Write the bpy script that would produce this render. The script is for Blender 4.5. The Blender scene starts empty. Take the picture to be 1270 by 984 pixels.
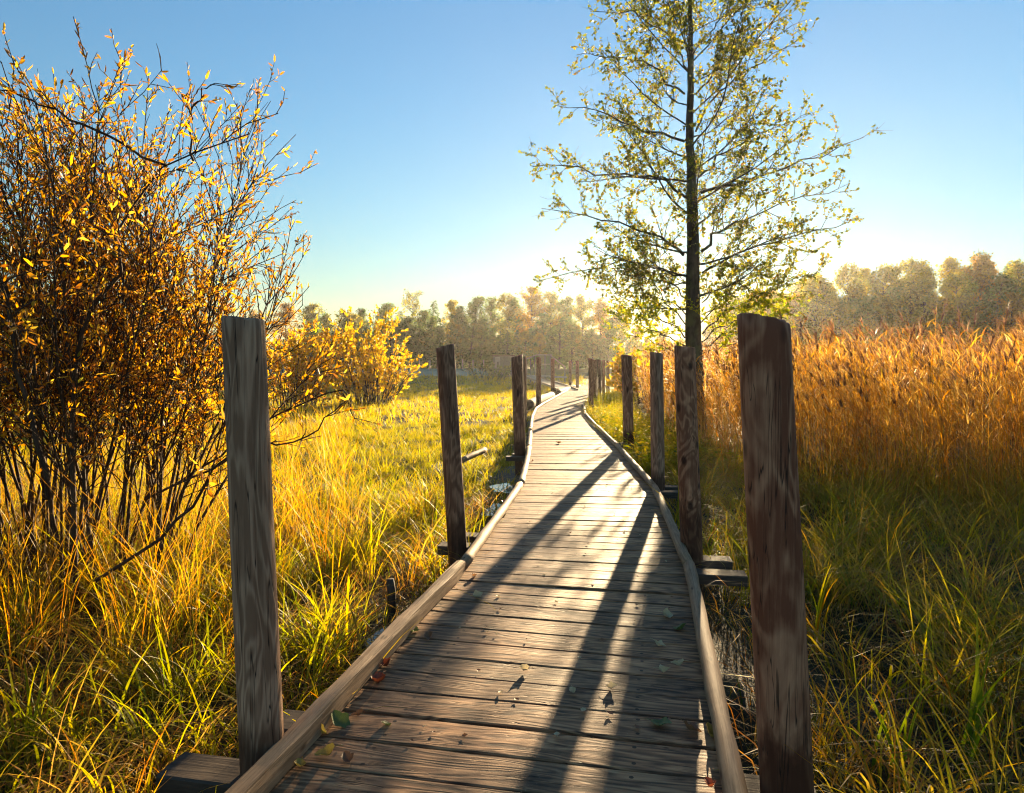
import bpy, math, random
import numpy as np
from mathutils import Vector, Matrix, Quaternion

random.seed(7)
RNG = np.random.default_rng(7)
S = bpy.context.scene
COL = S.collection
PI = math.pi

# ------------------------------------------------------------------ camera, sky, sun, exposure
CAM_H = 1.5
FPX = 1270 * 24 / 36.0                      # focal length in photo pixels (1270 wide, 24 mm on 36 mm)
PITCH = math.atan(37 / FPX)
cam_d = bpy.data.cameras.new('camera'); cam = bpy.data.objects.new('camera', cam_d); COL.objects.link(cam)
cam.location = (0, 0, CAM_H); cam.rotation_euler = (PI / 2 - PITCH, 0, 0)
cam_d.lens = 24; cam_d.sensor_width = 36; cam_d.sensor_fit = 'HORIZONTAL'
cam_d.clip_start = 0.05; cam_d.clip_end = 3000
S.camera = cam

SUN_EL = math.radians(9.0)
SUN_AZ = math.atan((868 - 635) / FPX)       # to the right of straight ahead
sun_vec = Vector((math.sin(SUN_AZ) * math.cos(SUN_EL), math.cos(SUN_AZ) * math.cos(SUN_EL), math.sin(SUN_EL)))
W = bpy.data.worlds.new("World"); S.world = W; W.use_nodes = True
wn = W.node_tree.nodes; wl = W.node_tree.links
bg = wn['Background']; bg.inputs['Strength'].default_value = 0.05
sky = wn.new('ShaderNodeTexSky'); sky.sky_type = 'NISHITA'; sky.sun_disc = False
sky.sun_elevation = SUN_EL; sky.sun_rotation = SUN_AZ
sky.air_density = 1.7; sky.dust_density = 0.0; sky.ozone_density = 5.6
wl.new(sky.outputs['Color'], bg.inputs['Color'])
sl = bpy.data.lights.new('sun', 'SUN'); sl.energy = 5.0; sl.angle = math.radians(0.5); sl.color = (1.0, 0.74, 0.42)
so = bpy.data.objects.new('sun', sl); COL.objects.link(so)
so.rotation_euler = (-sun_vec).to_track_quat('-Z', 'Y').to_euler()
S.view_settings.view_transform = 'Standard'; S.view_settings.look = 'None'
S.view_settings.exposure = 2.3; S.view_settings.gamma = 1.0; S.view_settings.use_curve_mapping = False
S.cycles.use_denoising = True
S.cycles.max_bounces = 7; S.cycles.diffuse_bounces = 4; S.cycles.glossy_bounces = 3
S.cycles.transmission_bounces = 4; S.cycles.volume_bounces = 0
S.cycles.sample_clamp_indirect = 6.0
S.cycles.use_adaptive_sampling = False; S.cycles.filter_width = 1.15

# ------------------------------------------------------------------ helpers
def ray(x, y):
    a = (x - 635) / FPX; b = -(y - 492) / FPX
    return np.array([a, math.cos(PITCH) + b * math.sin(PITCH), -math.sin(PITCH) + b * math.cos(PITCH)])
def on_z(x, y, z=0.0):
    r = ray(x, y); t = (z - CAM_H) / r[2]; return r * t + np.array([0, 0, CAM_H])
def at(x, y, Y):
    r = ray(x, y); return r * (Y / r[1]) + np.array([0, 0, CAM_H])
def smooth(t):
    t = np.clip(t, 0, 1); return t * t * (3 - 2 * t)
def terrain(x, y):
    x = np.asarray(x, float); y = np.asarray(y, float)
    z = -0.42 + 1.55 * smooth((y - 42) / 72)
    z = z + 0.05 * np.sin(1.7 * x + 0.6 * y) * np.sin(1.1 * y - 0.7 * x + 1.3) + 0.03 * np.sin(3.9 * x + 1) * np.sin(3.1 * y)
    return z

def mesh_obj(name, V, faces, mat=None, parent=None, tint=None, uv=None, smooth_sh=True):
    """faces: list of int arrays, each (n, k)"""
    V = np.ascontiguousarray(V, dtype=np.float32).reshape(-1, 3)
    me = bpy.data.meshes.new(name)
    me.vertices.add(len(V)); me.vertices.foreach_set('co', V.ravel())
    faces = [np.asarray(f, dtype=np.int32) for f in faces if len(f)]
    nl = sum(f.size for f in faces); nf = sum(len(f) for f in faces)
    me.loops.add(nl); me.polygons.add(nf)
    li = np.concatenate([f.ravel() for f in faces])
    tot = np.concatenate([np.full(len(f), f.shape[1], np.int32) for f in faces])
    st = np.concatenate([[0], np.cumsum(tot)[:-1]]).astype(np.int32)
    me.loops.foreach_set('vertex_index', li)
    me.polygons.foreach_set('loop_start', st)
    if not smooth_sh:
        me.polygons.foreach_set('use_smooth', np.zeros(nf, bool))
    me.update(calc_edges=True)
    if tint is not None:
        t = np.ones((len(V), 4), np.float32); t[:, :3] = tint
        a = me.attributes.new('tint', 'FLOAT_COLOR', 'POINT'); a.data.foreach_set('color', t.ravel())
    if uv is not None:
        u = me.uv_layers.new(name='UVMap'); u.data.foreach_set('uv', np.asarray(uv, np.float32)[li].ravel())
    if mat: me.materials.append(mat)
    o = bpy.data.objects.new(name, me); COL.objects.link(o)
    if parent: o.parent = parent
    return o
def empty(name, loc, rz=0.0):
    o = bpy.data.objects.new(name, None); COL.objects.link(o)
    o.location = loc; o.rotation_euler = (0, 0, rz); o.empty_display_size = 0.2
    return o
def tag(o, label=None, cat=None, group=None, kind=None):
    if label: o['label'] = label
    if cat: o['category'] = cat
    if group: o['group'] = group
    if kind: o['kind'] = kind
    return o
def dup(o, loc, rz, scale, label, group):
    r = o.copy(); COL.objects.link(r); r.location = loc; r.rotation_euler = (0, 0, rz); r.scale = scale
    r['label'] = label; r['group'] = group
    for ch in list(o.children):
        c = ch.copy(); COL.objects.link(c); c.parent = r
    return r

class Geo:
    def __init__(s): s.V = []; s.Q = []; s.T = []; s.n = 0; s.C = []; s.UV = []
    def add(s, V, Q=None, T=None, C=None, UV=None):
        V = np.asarray(V, np.float32).reshape(-1, 3); s.V.append(V)
        if Q is not None and len(Q): s.Q.append(np.asarray(Q, np.int64) + s.n)
        if T is not None and len(T): s.T.append(np.asarray(T, np.int64) + s.n)
        if C is not None: s.C.append(np.broadcast_to(np.asarray(C, np.float32), (len(V), 3)))
        if UV is not None: s.UV.append(np.asarray(UV, np.float32))
        s.n += len(V)
    def build(s, name, mat, parent=None, smooth_sh=True):
        V = np.concatenate(s.V); F = []
        if s.Q: F.append(np.concatenate(s.Q))
        if s.T: F.append(np.concatenate(s.T))
        if parent is not None: V = V - np.array(parent.location, np.float32)
        return mesh_obj(name, V, F, mat, parent, np.concatenate(s.C) if s.C else None,
                        np.concatenate(s.UV) if s.UV else None, smooth_sh)

def tube(g, pts, rad, sides=5, C=None, cap=True):
    pts = np.asarray(pts, float); n = len(pts); rad = np.broadcast_to(np.asarray(rad, float), (n,))
    d = np.gradient(pts, axis=0); d /= np.linalg.norm(d, axis=1, keepdims=True) + 1e-9
    ref = np.array([0, 0, 1.0]) if abs(d[0, 2]) < 0.9 else np.array([1.0, 0, 0])
    u = np.cross(d, ref); u /= np.linalg.norm(u, axis=1, keepdims=True) + 1e-9
    w = np.cross(d, u)
    a = np.arange(sides) * 2 * PI / sides
    V = pts[:, None] + rad[:, None, None] * (np.cos(a)[None, :, None] * u[:, None] + np.sin(a)[None, :, None] * w[:, None])
    i = np.arange(n - 1)[:, None] * sides; k = np.arange(sides)[None]; k2 = (k + 1) % sides
    Q = np.stack([i + k, i + k2, i + sides + k2, i + sides + k], -1).reshape(-1, 4)
    V = V.reshape(-1, 3); T = None
    if cap and sides > 3:
        V = np.concatenate([V, pts[[0]], pts[[-1]]]); kk = np.arange(sides); k3 = (kk + 1) % sides
        T = np.concatenate([np.stack([np.full(sides, n * sides), k3, kk], -1),
                            np.stack([np.full(sides, n * sides + 1), (n - 1) * sides + kk, (n - 1) * sides + k3], -1)])
    g.add(V, Q, T, C)

def box(g, c, size, ax=(1, 0, 0), C=None, bev=0.0):
    """box centred at c, size along (ax, ay, z), ax horizontal"""
    ax = np.array(ax, float); ax /= np.linalg.norm(ax); ay = np.array([-ax[1], ax[0], 0]); az = np.array([0, 0, 1.0])
    hx, hy, hz = np.array(size) / 2
    b = min(bev, hy * .9, hz * .9)
    prof = [(-hy + b, -hz), (hy - b, -hz), (hy, -hz + b), (hy, hz - b), (hy - b, hz), (-hy + b, hz), (-hy, hz - b), (-hy, -hz + b)] if b > 0 else \
           [(-hy, -hz), (hy, -hz), (hy, hz), (-hy, hz)]
    p = np.array(prof); m = len(p)
    V = np.concatenate([np.array(c) + s * hx * ax + p[:, :1] * ay + p[:, 1:] * az for s in (-1, 1)])
    k = np.arange(m); k2 = (k + 1) % m
    Q = np.stack([k, k2, k2 + m, k + m], -1)
    V = np.concatenate([V, [np.array(c) - hx * ax], [np.array(c) + hx * ax]])
    T = np.concatenate([np.stack([np.full(m, 2 * m), k2, k], -1), np.stack([np.full(m, 2 * m + 1), k + m, k2 + m], -1)])
    g.add(V, Q, T, C)

def unit(v):
    return v / (np.linalg.norm(v, axis=-1, keepdims=True) + 1e-9)
def pal(n, palette, jit=0.18):
    """random colours: palette = [(weight, (r,g,b)), ...], linear values"""
    w = np.array([p[0] for p in palette], float); w /= w.sum()
    c = np.array([p[1] for p in palette])
    i = RNG.choice(len(c), n, p=w); j = RNG.choice(len(c), n, p=w)
    t = RNG.random((n, 1)) * 0.5
    out = c[i] * (1 - t) + c[j] * t
    return np.clip(out * (1 + RNG.normal(0, jit, (n, 1))), 0.004, 0.9)

def blades(g, P, h, w, az, lean, segs, col, tip=None, facing=None, droop=0.0):
    """grass blades: base points P, height h, width w, lean azimuth az, lean 0..1.5"""
    n = len(P)
    if n == 0: return
    t = np.linspace(0, 1, segs + 1)[None, :]
    dirx, diry = np.cos(az)[:, None], np.sin(az)[:, None]
    lean = lean[:, None]; hh = h[:, None]
    ang = lean * t * 1.25                                     # bends over along its length
    dt = 1.0 / segs
    sx = np.cumsum(np.sin(ang), 1) * dt; sx = sx - sx[:, :1]
    sz = np.cumsum(np.cos(ang), 1) * dt; sz = sz - sz[:, :1]
    X = P[:, 0:1] + dirx * sx * hh; Y = P[:, 1:2] + diry * sx * hh; Z = P[:, 2:3] + sz * hh
    if facing is None: facing = az + PI / 2 + RNG.normal(0, 0.7, n)
    wx, wy = np.cos(facing)[:, None], np.sin(facing)[:, None]
    wt = w[:, None] * 0.5 * (np.clip(1.0 - t, 0.04, 1) ** 0.7) * (0.65 + 0.7 * np.minimum(t * 2, 1) * 0.5)
    L = np.stack([X - wx * wt, Y - wy * wt, Z], -1); R = np.stack([X + wx * wt, Y + wy * wt, Z], -1)
    V = np.stack([L, R], 2).reshape(-1, 3)                    # n, segs+1, 2
    b = (np.arange(n) * (segs + 1) * 2)[:, None] + (np.arange(segs) * 2)[None]
    Q = np.stack([b, b + 1, b + 3, b + 2], -1).reshape(-1, 4)
    if tip is None: tip = col
    tt = (t ** 1.5)[:, :, None]
    C = (col[:, None] * (1 - tt) + tip[:, None] * tt)[:, :, None].repeat(2, 2).reshape(-1, 3)
    g.add(V, Q, None, C)

def leaves(g, P, A, L, Wd, col, fold=0.3, shape=0.5, N=None, curl=0.15):
    """leaf = two quads folded along the midrib"""
    n = len(P)
    if n == 0: return
    A = unit(A)
    if N is None: N = RNG.normal(0, 1, (n, 3))
    Sd = unit(np.cross(A, N)); Nn = np.cross(Sd, A)
    L = np.broadcast_to(L, (n,))[:, None]; Wd = np.broadcast_to(Wd, (n,))[:, None]
    def pt(u, s, f): return P + A * L * u + Sd * Wd * 0.5 * s + Nn * (Wd * fold * abs(s) * 0.5 - L * curl * f * u * u)
    V = np.stack([pt(0, 0, 1), pt(shape - .15, 0.95, 1), pt(shape + .28, 0.8, 1), pt(1, 0, 1), pt(shape + .28, -0.8, 1), pt(shape - .15, -0.95, 1)], 1).reshape(-1, 3)
    b = (np.arange(n) * 6)[:, None]
    Q = np.concatenate([b + np.array([[0, 1, 2, 3]]), b + np.array([[0, 3, 4, 5]])], 0)
    g.add(V, Q, None, col[:, None].repeat(6, 1).reshape(-1, 3))

# ------------------------------------------------------------------ materials
def new_mat(name):
    m = bpy.data.materials.new(name); m.use_nodes = True
    nt = m.node_tree; nt.nodes.clear()
    out = nt.nodes.new('ShaderNodeOutputMaterial'); return m, nt, out
def nd(nt, typ, **kw):
    n = nt.nodes.new(typ)
    for k, v in kw.items():
        if k.startswith('_'): setattr(n, k[1:], v)
    return n
def math_n(nt, op, a, b=None, c=None, clamp=False):
    n = nt.nodes.new('ShaderNodeMath'); n.operation = op; n.use_clamp = clamp
    for i, v in enumerate((a, b, c)):
        if v is None: continue
        if isinstance(v, (int, float)): n.inputs[i].default_value = v
        else: nt.links.new(v, n.inputs[i])
    return n.outputs[0]
def mixc(nt, f, a, b, typ='MIX'):
    n = nt.nodes.new('ShaderNodeMix'); n.data_type = 'RGBA'; n.blend_type = typ
    for i, v in ((0, f), (6, a), (7, b)):
        if isinstance(v, (int, float)): n.inputs[i].default_value = v
        elif isinstance(v, tuple): n.inputs[i].default_value = (*v, 1) if len(v) == 3 else v
        else: nt.links.new(v, n.inputs[i])
    return n.outputs[2]
def noise(nt, vec, scale, detail=3, rough=0.55, dist=0.0):
    n = nt.nodes.new('ShaderNodeTexNoise'); n.inputs['Scale'].default_value = scale
    n.inputs['Detail'].default_value = detail; n.inputs['Roughness'].default_value = rough; n.inputs['Distortion'].default_value = dist
    if vec is not None: nt.links.new(vec, n.inputs['Vector'])
    return n.outputs['Fac']
def mapping(nt, vec, scale, loc=None):
    n = nt.nodes.new('ShaderNodeMapping'); n.inputs['Scale'].default_value = scale
    nt.links.new(vec, n.inputs['Vector'])
    if loc is not None: nt.links.new(loc, n.inputs['Location'])
    return n.outputs[0]
def ramp(nt, f, stops):
    n = nt.nodes.new('ShaderNodeValToRGB'); e = n.color_ramp.elements
    while len(e) < len(stops): e.new(0.5)
    for el, (p, c) in zip(e, stops): el.position = p; el.color = (*c, 1)
    nt.links.new(f, n.inputs[0]); return n.outputs[0]
def bump(nt, h, strength, dist=0.01):
    n = nt.nodes.new('ShaderNodeBump'); n.inputs['Strength'].default_value = strength; n.inputs['Distance'].default_value = dist
    nt.links.new(h, n.inputs['Height']); return n.outputs[0]
def principled(nt, out, col, rough=0.6, spec=0.4, nrm=None):
    p = nt.nodes.new('ShaderNodeBsdfPrincipled')
    if isinstance(col, tuple): p.inputs['Base Color'].default_value = (*col, 1)
    else: nt.links.new(col, p.inputs['Base Color'])
    if isinstance(rough, (int, float)): p.inputs['Roughness'].default_value = rough
    else: nt.links.new(rough, p.inputs['Roughness'])
    p.inputs['Specular IOR Level'].default_value = spec
    if nrm is not None: nt.links.new(nrm, p.inputs['Normal'])
    if out is not None: nt.links.new(p.outputs[0], out.inputs[0])
    return p

def leaf_mat(name, trans=0.5, rough=0.5, spec=0.35, gain=1.0):
    m, nt, out = new_mat(name)
    a = nd(nt, 'ShaderNodeAttribute', _attribute_name='tint')
    geo = nd(nt, 'ShaderNodeNewGeometry')
    nz = noise(nt, geo.outputs['Position'], 9.0, 2)
    f = math_n(nt, 'MULTIPLY_ADD', nz, 0.7, 0.65)
    col = mixc(nt, 1.0, a.outputs['Color'], f, 'MULTIPLY')
    p = principled(nt, None, col, rough, spec)
    t = nt.nodes.new('ShaderNodeBsdfTranslucent')
    hs = nt.nodes.new('ShaderNodeHueSaturation'); hs.inputs['Saturation'].default_value = 1.1; hs.inputs['Value'].default_value = gain
    nt.links.new(col, hs.inputs['Color']); nt.links.new(hs.outputs[0], t.inputs['Color'])
    mx = nt.nodes.new('ShaderNodeMixShader'); mx.inputs[0].default_value = trans
    nt.links.new(p.outputs[0], mx.inputs[1]); nt.links.new(t.outputs[0], mx.inputs[2]); nt.links.new(mx.outputs[0], out.inputs[0])
    return m
def bark_mat(name, c1, c2, scale=8.0, moss=None):
    m, nt, out = new_mat(name)
    tc = nd(nt, 'ShaderNodeTexCoord')
    v = mapping(nt, tc.outputs['Object'], (1, 1, 0.3))
    n1 = noise(nt, v, scale, 5, 0.65, 0.4)
    col = ramp(nt, n1, [(0.35, c1), (0.65, c2)])
    if moss:
        n2 = noise(nt, tc.outputs['Object'], scale * .35, 4)
        col = mixc(nt, ramp(nt, n2, [(0.48, (0, 0, 0)), (0.62, (.8, .8, .8))]), col, moss)
    principled(nt, out, col, 0.85, 0.2, bump(nt, n1, 0.8, 0.03))
    return m

def post_mat(name, freq, light, dark, seed, rot_h=0.5, stretch=0.9):
    """round timber: grain drawn as contour lines of a noise stretched along the post"""
    m, nt, out = new_mat(name)
    tc = nd(nt, 'ShaderNodeTexCoord')
    mp = nt.nodes.new('ShaderNodeMapping'); mp.inputs['Location'].default_value = (seed * 3.7, seed * 1.9, seed * 2.3)
    mp.inputs['Scale'].default_value = (7, 7, stretch * 2.6); nt.links.new(tc.outputs['Object'], mp.inputs['Vector'])
    base = noise(nt, mp.outputs[0], 1.0, 2, 0.45, 1.0)
    band = math_n(nt, 'SINE', math_n(nt, 'MULTIPLY', base, freq))
    band = math_n(nt, 'MULTIPLY_ADD', band, 0.5, 0.5)
    fine = noise(nt, mapping(nt, tc.outputs['Object'], (90, 90, 5)), 1.0, 4, 0.6)
    blot = noise(nt, mp.outputs[0], 1.9, 4, 0.6)
    band = math_n(nt, 'POWER', band, 1.6)
    k = math_n(nt, 'ADD', math_n(nt, 'MULTIPLY', band, 0.48), math_n(nt, 'MULTIPLY', math_n(nt, 'SUBTRACT', fine, 0.5), 0.85))
    k = math_n(nt, 'ADD', k, math_n(nt, 'MULTIPLY', math_n(nt, 'SUBTRACT', blot, 0.5), 0.9), clamp=True)
    col = ramp(nt, k, [(0.0, dark), (0.35, tuple(0.65 * a + 0.35 * b for a, b in zip(dark, light))), (0.9, light)])
    # damp reddish stain rising from the foot
    sep = nd(nt, 'ShaderNodeSeparateXYZ'); nt.links.new(tc.outputs['Object'], sep.inputs[0])
    zz = math_n(nt, 'ADD', sep.outputs['Z'], math_n(nt, 'MULTIPLY', math_n(nt, 'SUBTRACT', blot, 0.5), 0.5))
    st = nt.nodes.new('ShaderNodeMapRange'); st.inputs['From Min'].default_value = rot_h + 0.45; st.inputs['From Max'].default_value = rot_h + 0.6
    st.inputs['To Min'].default_value = 1; st.inputs['To Max'].default_value = 0; nt.links.new(zz, st.inputs['Value'])
    col = mixc(nt, math_n(nt, 'MULTIPLY', st.outputs[0], 0.75), col, (0.045, 0.018, 0.010))
    # dark knots
    vo = nt.nodes.new('ShaderNodeTexVoronoi'); vo.inputs['Scale'].default_value = 1.0
    nt.links.new(mapping(nt, mp.outputs[0], (1.0, 1.0, 1.2)), vo.inputs['Vector'])
    col = mixc(nt, ramp(nt, vo.outputs['Distance'], [(0.10, (.9, .9, .9)), (0.2, (0, 0, 0))]), col, (0.03, 0.014, 0.009))
    # hair cracks
    cr = noise(nt, mapping(nt, tc.outputs['Object'], (38, 38, 1.1)), 1.0, 2, 0.5, 0.3)
    crk = ramp(nt, cr, [(0.485, (0, 0, 0)), (0.497, (1, 1, 1)), (0.503, (1, 1, 1)), (0.515, (0, 0, 0))])
    crg = ramp(nt, blot, [(0.40, (0, 0, 0)), (0.52, (.9, .9, .9))])
    crm = math_n(nt, 'MULTIPLY', crk, crg)
    col = mixc(nt, crm, col, (0.02, 0.013, 0.010))
    hgt = math_n(nt, 'SUBTRACT', math_n(nt, 'ADD', math_n(nt, 'MULTIPLY', band, 0.35), math_n(nt, 'MULTIPLY', fine, 0.6)), crm)
    principled(nt, out, col, 0.7, 0.14, bump(nt, hgt, 0.5, 0.006))
    return m

def deck_mat(name):
    m, nt, out = new_mat(name)
    uv = nd(nt, 'ShaderNodeUVMap'); a = nd(nt, 'ShaderNodeAttribute', _attribute_name='tint')
    v1 = mapping(nt, uv.outputs[0], (2.6, 40, 1))
    n1 = noise(nt, v1, 1.0, 4, 0.6, 0.6)
    n0 = noise(nt, mapping(nt, uv.outputs[0], (1.3, 9, 1)), 1.0, 2, 0.5, 0.4)
    band = math_n(nt, 'MULTIPLY_ADD', math_n(nt, 'SINE', math_n(nt, 'MULTIPLY', n0, 60)), 0.5, 0.5)
    k = math_n(nt, 'ADD', math_n(nt, 'MULTIPLY', n1, 0.75), math_n(nt, 'MULTIPLY', band, 0.25))
    col = ramp(nt, k, [(0.30, (0.055, 0.032, 0.019)), (0.5, (0.26, 0.135, 0.065)), (0.72, (0.46, 0.26, 0.125))])
    col = mixc(nt, 1.0, col, a.outputs['Color'], 'MULTIPLY')
    geo = nd(nt, 'ShaderNodeNewGeometry')
    d1 = noise(nt, geo.outputs['Position'], 3.2, 5, 0.65)
    col = mixc(nt, ramp(nt, d1, [(0.5, (0, 0, 0)), (0.72, (.7, .7, .7))]), col, (0.06, 0.045, 0.035))
    sx = nd(nt, 'ShaderNodeSeparateXYZ'); nt.links.new(uv.outputs[0], sx.inputs[0])
    fu = math_n(nt, 'SUBTRACT', math_n(nt, 'FRACT', sx.outputs['X']), 0.5); fv = math_n(nt, 'SUBTRACT', math_n(nt, 'PINGPONG', sx.outputs['Y'], 0.5), 0.055)
    nail = math_n(nt, 'LESS_THAN', math_n(nt, 'ADD', math_n(nt, 'MULTIPLY', fu, fu), math_n(nt, 'MULTIPLY', fv, fv)), 0.0088 ** 2)
    d2 = noise(nt, geo.outputs['Position'], 160, 2, 0.6)
    col = mixc(nt, ramp(nt, d2, [(0.66, (0, 0, 0)), (0.74, (.55, .55, .55))]), col, (0.33, 0.28, 0.23))
    cr = noise(nt, mapping(nt, uv.outputs[0], (1.6, 26, 1)), 1.0, 2, 0.5, 0.2)
    crk = ramp(nt, cr, [(0.485, (0, 0, 0)), (0.498, (1, 1, 1)), (0.502, (1, 1, 1)), (0.515, (0, 0, 0))])
    crk = math_n(nt, 'MULTIPLY', crk, ramp(nt, d1, [(0.45, (0, 0, 0)), (0.55, (1, 1, 1))]))
    col = mixc(nt, math_n(nt, 'MULTIPLY', crk, 0.8), col, (0.018, 0.013, 0.010))
    col = mixc(nt, math_n(nt, 'MULTIPLY', nail, 0.9), col, (0.03, 0.018, 0.012))
    rg = math_n(nt, 'MULTIPLY_ADD', d1, 0.35, 0.42)
    hgt = math_n(nt, 'SUBTRACT', math_n(nt, 'ADD', math_n(nt, 'MULTIPLY', k, 1.0), math_n(nt, 'MULTIPLY', d2, 0.15)), crk)
    principled(nt, out, col, rg, 0.13, bump(nt, hgt, 0.42, 0.006))
    return m

def rail_mat(name, light, dark):
    m, nt, out = new_mat(name)
    uv = nd(nt, 'ShaderNodeUVMap')
    n1 = noise(nt, mapping(nt, uv.outputs[0], (3.0, 45, 1)), 1.0, 5, 0.65, 0.8)
    n2 = noise(nt, mapping(nt, uv.outputs[0], (5, 8, 1)), 1.0, 4, 0.6)
    k = math_n(nt, 'ADD', math_n(nt, 'MULTIPLY', n1, 0.6), math_n(nt, 'MULTIPLY', n2, 0.4))
    col = ramp(nt, k, [(0.32, dark), (0.5, tuple(.5 * a + .5 * b for a, b in zip(light, dark))), (0.68, light)])
    vo = nt.nodes.new('ShaderNodeTexVoronoi'); vo.inputs['Scale'].default_value = 1.0
    nt.links.new(mapping(nt, uv.outputs[0], (4.2, 9, 1)), vo.inputs['Vector'])
    kn = ramp(nt, vo.outputs['Distance'], [(0.07, (.85, .85, .85)), (0.16, (0, 0, 0))])
    col = mixc(nt, kn, col, (0.05, 0.03, 0.02))
    principled(nt, out, col, 0.7, 0.12, bump(nt, k, 0.6, 0.007))
    return m

def ground_mat():
    m, nt, out = new_mat('marsh_soil')
    geo = nd(nt, 'ShaderNodeNewGeometry'); P = geo.outputs['Position']
    n1 = noise(nt, P, 6, 6, 0.7); n2 = noise(nt, P, 0.45, 4, 0.6); n3 = noise(nt, P, 45, 4, 0.7)
    near = ramp(nt, n1, [(0.3, (0.012, 0.010, 0.006)), (0.55, (0.035, 0.030, 0.014)), (0.75, (0.085, 0.075, 0.028))])
    near = mixc(nt, ramp(nt, n3, [(0.55, (0, 0, 0)), (0.75, (.8, .8, .8))]), near, (0.16, 0.13, 0.05))
    far = ramp(nt, n2, [(0.3, (0.11, 0.10, 0.025)), (0.7, (0.20, 0.16, 0.045))])
    sep = nd(nt, 'ShaderNodeSeparateXYZ'); nt.links.new(P, sep.inputs[0])
    mr = nt.nodes.new('ShaderNodeMapRange'); mr.inputs['From Min'].default_value = 18; mr.inputs['From Max'].default_value = 60
    nt.links.new(sep.outputs['Y'], mr.inputs['Value'])
    col = mixc(nt, mr.outputs[0], near, far)
    wet = ramp(nt, n2, [(0.42, (0.5, .5, .5)), (0.55, (0.9, .9, .9))])
    principled(nt, out, col, wet, 0.07, bump(nt, math_n(nt, 'ADD', n1, math_n(nt, 'MULTIPLY', n3, 0.4)), 0.7, 0.05))
    return m

M_LEAF = leaf_mat('translucent_grass', 0.60, 0.5, 0.25, 1.8)
M_REED = leaf_mat('dry_reed', 0.52, 0.5, 0.3, 1.8)
M_TREELEAF = leaf_mat('tree_leaf', 0.60, 0.45, 0.4, 1.8)
M_FARLEAF = leaf_mat('far_leaf', 0.55, 0.7, 0.12, 1.8)
M_WILLOW = leaf_mat('willow_leaf', 0.62, 0.5, 0.3, 1.75)
M_BARK = bark_mat('alder_bark', (0.032, 0.026, 0.018), (0.11, 0.09, 0.062), 7, (0.13, 0.135, 0.06))
M_TWIG = bark_mat('willow_bark', (0.030, 0.018, 0.012), (0.085, 0.055, 0.035), 12)
M_FARBARK = bark_mat('far_bark', (0.03, 0.024, 0.018), (0.09, 0.075, 0.06), 3)
M_DECK = deck_mat('weathered_planks')
M_DARKLOG = bark_mat('dark_log_bark', (0.03, 0.02, 0.012), (0.11, 0.07, 0.04), 6)
M_RAIL = rail_mat('peeled_log', (0.40, 0.27, 0.16), (0.12, 0.072, 0.040))
M_BEARER = rail_mat('dark_timber', (0.10, 0.075, 0.055), (0.035, 0.025, 0.018))
M_PALE = rail_mat('pale_timber', (0.5, 0.44, 0.36), (0.22, 0.18, 0.14))
GREY, DBR = (0.23, 0.175, 0.135), (0.052, 0.030, 0.021)
POSTM = [post_mat('post_wood_flamed', 17, (0.56, 0.29, 0.16), (0.18, 0.065, 0.034), 1.3, 0.35, 1.1),
         post_mat('post_wood_fine', 50, (0.56, 0.36, 0.23), (0.22, 0.125, 0.075), 2.1, 0.25, 0.5),
         post_mat('post_wood_swirled', 40, (0.56, 0.32, 0.18), (0.18, 0.08, 0.043), 4.4, 0.45, 1.3),
         post_mat('post_wood_dark', 36, (0.50, 0.29, 0.17), (0.16, 0.08, 0.046), 6.2, 0.3, 0.7)]

# ------------------------------------------------------------------ ground
def build_ground():
    xs = np.concatenate([np.linspace(-420, -40, 20), np.linspace(-38, 38, 153), np.linspace(40, 420, 20)])
    ys = np.concatenate([np.linspace(-120, -10, 8), np.linspace(-8, 60, 137), np.linspace(62, 140, 40), np.linspace(150, 480, 14)])
    X, Y = np.meshgrid(xs, ys); Z = terrain(X, Y)
    n, m = X.shape; i = np.arange(n - 1)[:, None] * m + np.arange(m - 1)[None]
    Q = np.stack([i, i + 1, i + m + 1, i + m], -1).reshape(-1, 4)
    o = mesh_obj('ground', np.stack([X, Y, Z], -1).reshape(-1, 3), [Q], ground_mat())
    tag(o, 'wet dark marsh ground under the grass, rising gently to the wood', kind='structure')
build_ground()

def frosty_field():
    m, nt, out = new_mat('frosted_grass')
    geo = nd(nt, 'ShaderNodeNewGeometry')
    n1 = noise(nt, geo.outputs['Position'], 0.8, 5, 0.65)
    principled(nt, out, ramp(nt, n1, [(0.3, (0.14, 0.21, 0.13)), (0.7, (0.24, 0.34, 0.25))]), 0.8, 0.3)
    xs = np.linspace(-42, -2.6, 40); ys = np.linspace(78, 113, 30); X, Y = np.meshgrid(xs, ys)
    X = X + (Y - 78) * -0.04; Z = terrain(X, Y) + 0.06
    a, b = X.shape; i = np.arange(a - 1)[:, None] * b + np.arange(b - 1)[None]
    Q = np.stack([i, i + 1, i + b + 1, i + b], -1).reshape(-1, 4)
    tag(mesh_obj('field', np.stack([X, Y, Z], -1).reshape(-1, 3), [Q], m), 'pale blue-green frosted field before the wood', kind='structure')
frosty_field()

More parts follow.
